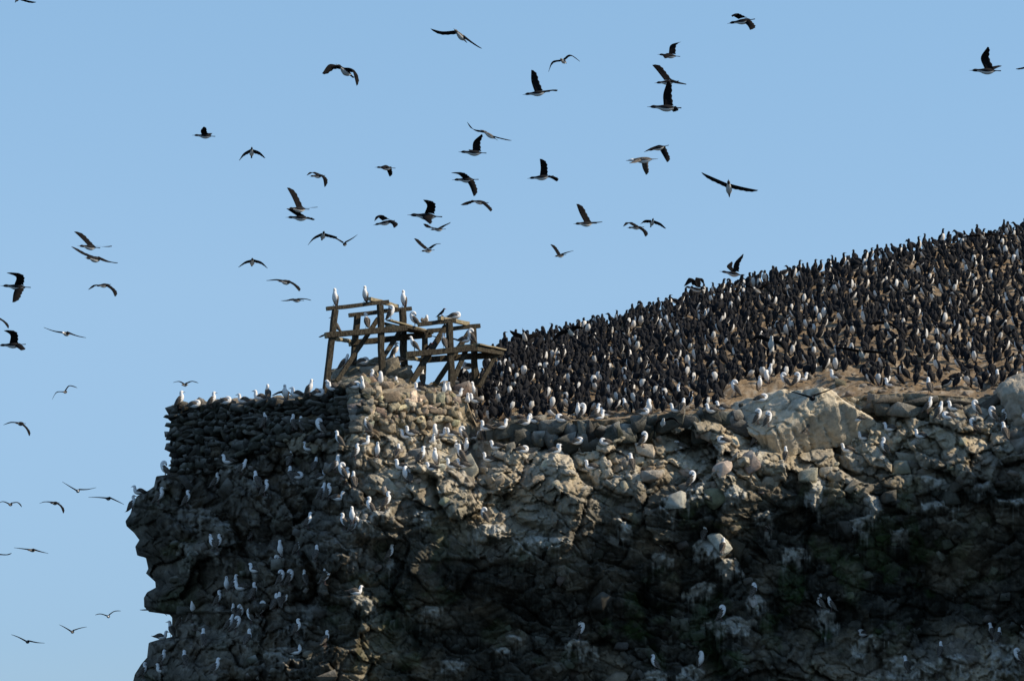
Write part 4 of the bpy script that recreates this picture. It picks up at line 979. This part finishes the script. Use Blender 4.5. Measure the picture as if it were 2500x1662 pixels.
KM = {'c': (2, 0, 3), 'b': (1, 0, 3), 'o': (0, 0, 1), 'k': (2, 2, 3), 'w': (0, 0, 3)}     # head/back, belly, wing
for idx, ln in enumerate(FLY.split('\n')):
    z, body, w1_, w2_, lab, kd = ln.split('|')
    bd = [float(q) for q in body.split()]; a1 = [float(q) for q in w1_.split()]; a2 = [float(q) for q in w2_.split()]
    bk = np.array(nat(z, bd[0], bd[1])); tl = np.array(nat(z, bd[2], bd[3]))
    W1 = [np.array(nat(z, a1[i], a1[i + 1])) for i in (0, 2, 4)]; W2 = [np.array(nat(z, a2[i], a2[i + 1])) for i in (0, 2, 4)]
    Lw = .70 if kd in 'bwok' else .62; Lb = .84 if kd == 'c' else .76
    seg = lambda w: np.linalg.norm(w[1] - w[0]) + np.linalg.norm(w[2] - w[1])
    s = max(seg(W1) / 67 / Lw, seg(W2) / 67 / Lw, np.linalg.norm(bk - tl) / 67 / Lb, .78)
    s = min(s, 1.45)
    Y0 = D / s - D - 0.0
    if z in 'G4' or (z == 'I' and idx > 34): Y0 = min(Y0, -1) if lab.find('skyline') < 0 else 14; 
    if 'behind' in lab: Y0 = 9.0
    if 'landing with arched' in lab: Y0 = 3.0
    if 'among the birds' in lab: Y0 = 8.0
    sc = 67 * D / (D + Y0)
    cen = (bk + tl) / 2; C0 = P(cen[0], cen[1], Y0)
    def w3(p, y): return np.array([(p[0] - cen[0]) / sc, y, -(p[1] - cen[1]) / sc])
    a = np.linalg.norm(bk - tl) / sc
    dep = math.sqrt(max(0, Lb ** 2 - a * a)) if a < Lb else 0
    B3 = w3(bk, -dep / 2); T3 = w3(tl, dep / 2)
    ax = T3 - B3; Lr = np.linalg.norm(ax); cd = ax / Lr
    lateral = a > .5 * Lb
    side = np.cross(cd, [0, 0, 1.0]); side /= np.linalg.norm(side) + 1e-9
    b = Bird(); km = KM[kd]
    prof = [(0, 0, .004), (.09, .004, .010), (.13, .006, .030), (.19, .012, .044), (.27, .006, .040), (.36, .0, .052), (.46, -.014, .082), (.58, -.022, .094), (.70, -.010, .074), (.82, .0, .040), (.92, .0, .032), (1.0, .0, .036)]
    if kd != 'c': prof = [(0, 0, .004), (.08, .003, .012), (.12, .006, .030), (.18, .010, .044), (.25, .004, .044), (.36, .0, .062), (.46, -.010, .084), (.58, -.014, .088), (.70, -.006, .068), (.82, .0, .034), (.92, .0, .02), (1.0, .0, .008)]
    upv = np.cross(side, cd); upv *= np.sign(upv[2] + 1e-9)
    sp_ = [B3 + ax * t + upv * h * Lr for t, h, r_2 in prof]
    ryy = [1.2 * r_2 * Lr for _, _, r_2 in prof]; rnn = [1.2 * r_2 * Lr * (.92 if i < 9 else .35) for i, (_, _, r_2) in enumerate(prof)]
    v, f, t, an = sweep(sp_, ryy, rnn, 24, 10, side=side)
    # belly = lower side
    fc = v[f].mean(1); n_ring = 24; cen_ring = v.reshape(n_ring, 10, 3).mean(1); tt_ = t * (n_ring - 1); ri = np.clip(tt_.astype(int), 0, n_ring - 1)
    low = ((fc - cen_ring[ri]) @ upv) < -.006
    m = np.where(low & (t > .33) & (t < .80), 4 if kd == 'c' or kd == 'b' else km[1], km[0]); m = np.where(t < .11, 5, m)
    if kd == 'b': m = np.where((t >= .11) & (t < .30), 0 if idx % 3 == 0 else 1, m)
    if kd == 'w': m = np.where(t < .11, 5, 0)
    if kd == 'o': m = np.where((t > .35) & ~low, 1, m)
    b.add(v, f, m)
    for W_, sg in ((W1, -1), (W2, 1)):
        l1, l2 = Lw * .42, Lw * .58
        d1_ = np.linalg.norm(W_[1] - W_[0]) / sc; d2_ = np.linalg.norm(W_[2] - W_[1]) / sc
        sgn = sg if lateral else -.25 * sg * 0 - .3
        if lateral and W_ is W2 and (W_[2][1] > W_[0][1] + 8) and (W1[2][1] < W1[0][1] or W1[2][1] < W_[2][1] - 10): sgn = -1; 
        y1 = math.sqrt(max(0, l1 * l1 - d1_ * d1_)) * sgn; y2 = math.sqrt(max(0, l2 * l2 - d2_ * d2_)) * sgn
        fr = np.clip(((W_[0] - bk) @ (tl - bk)) / max(1e-6, (tl - bk) @ (tl - bk)), .3, .6) if lateral else .42
        yr = (B3 + ax * fr)[1]
        r0 = w3(W_[0], yr) - cd * .03; r1 = w3(W_[1], yr + y1); r2 = w3(W_[2], yr + y1 + y2)
        # join the wing to the shoulder
        sh = B3 + ax * fr + upv * .03
        r0 = r0 * .5 + sh * .5
        c0 = .235 if kd == 'c' else .165
        wing_surf(b, r0 - cd * c0 * .35, r1 - cd * c0 * .35, r2 - cd * .02, cd, c0, km[2], idx)
    nm = 'flying_cormorant' if kd == 'c' else 'flying_booby' if kd in 'bow' else 'flying_seabird'
    o = obj(nm, b.mesh(nm)); o.location = C0
    tag(o, lab, 'seabird', 'seabirds in flight')
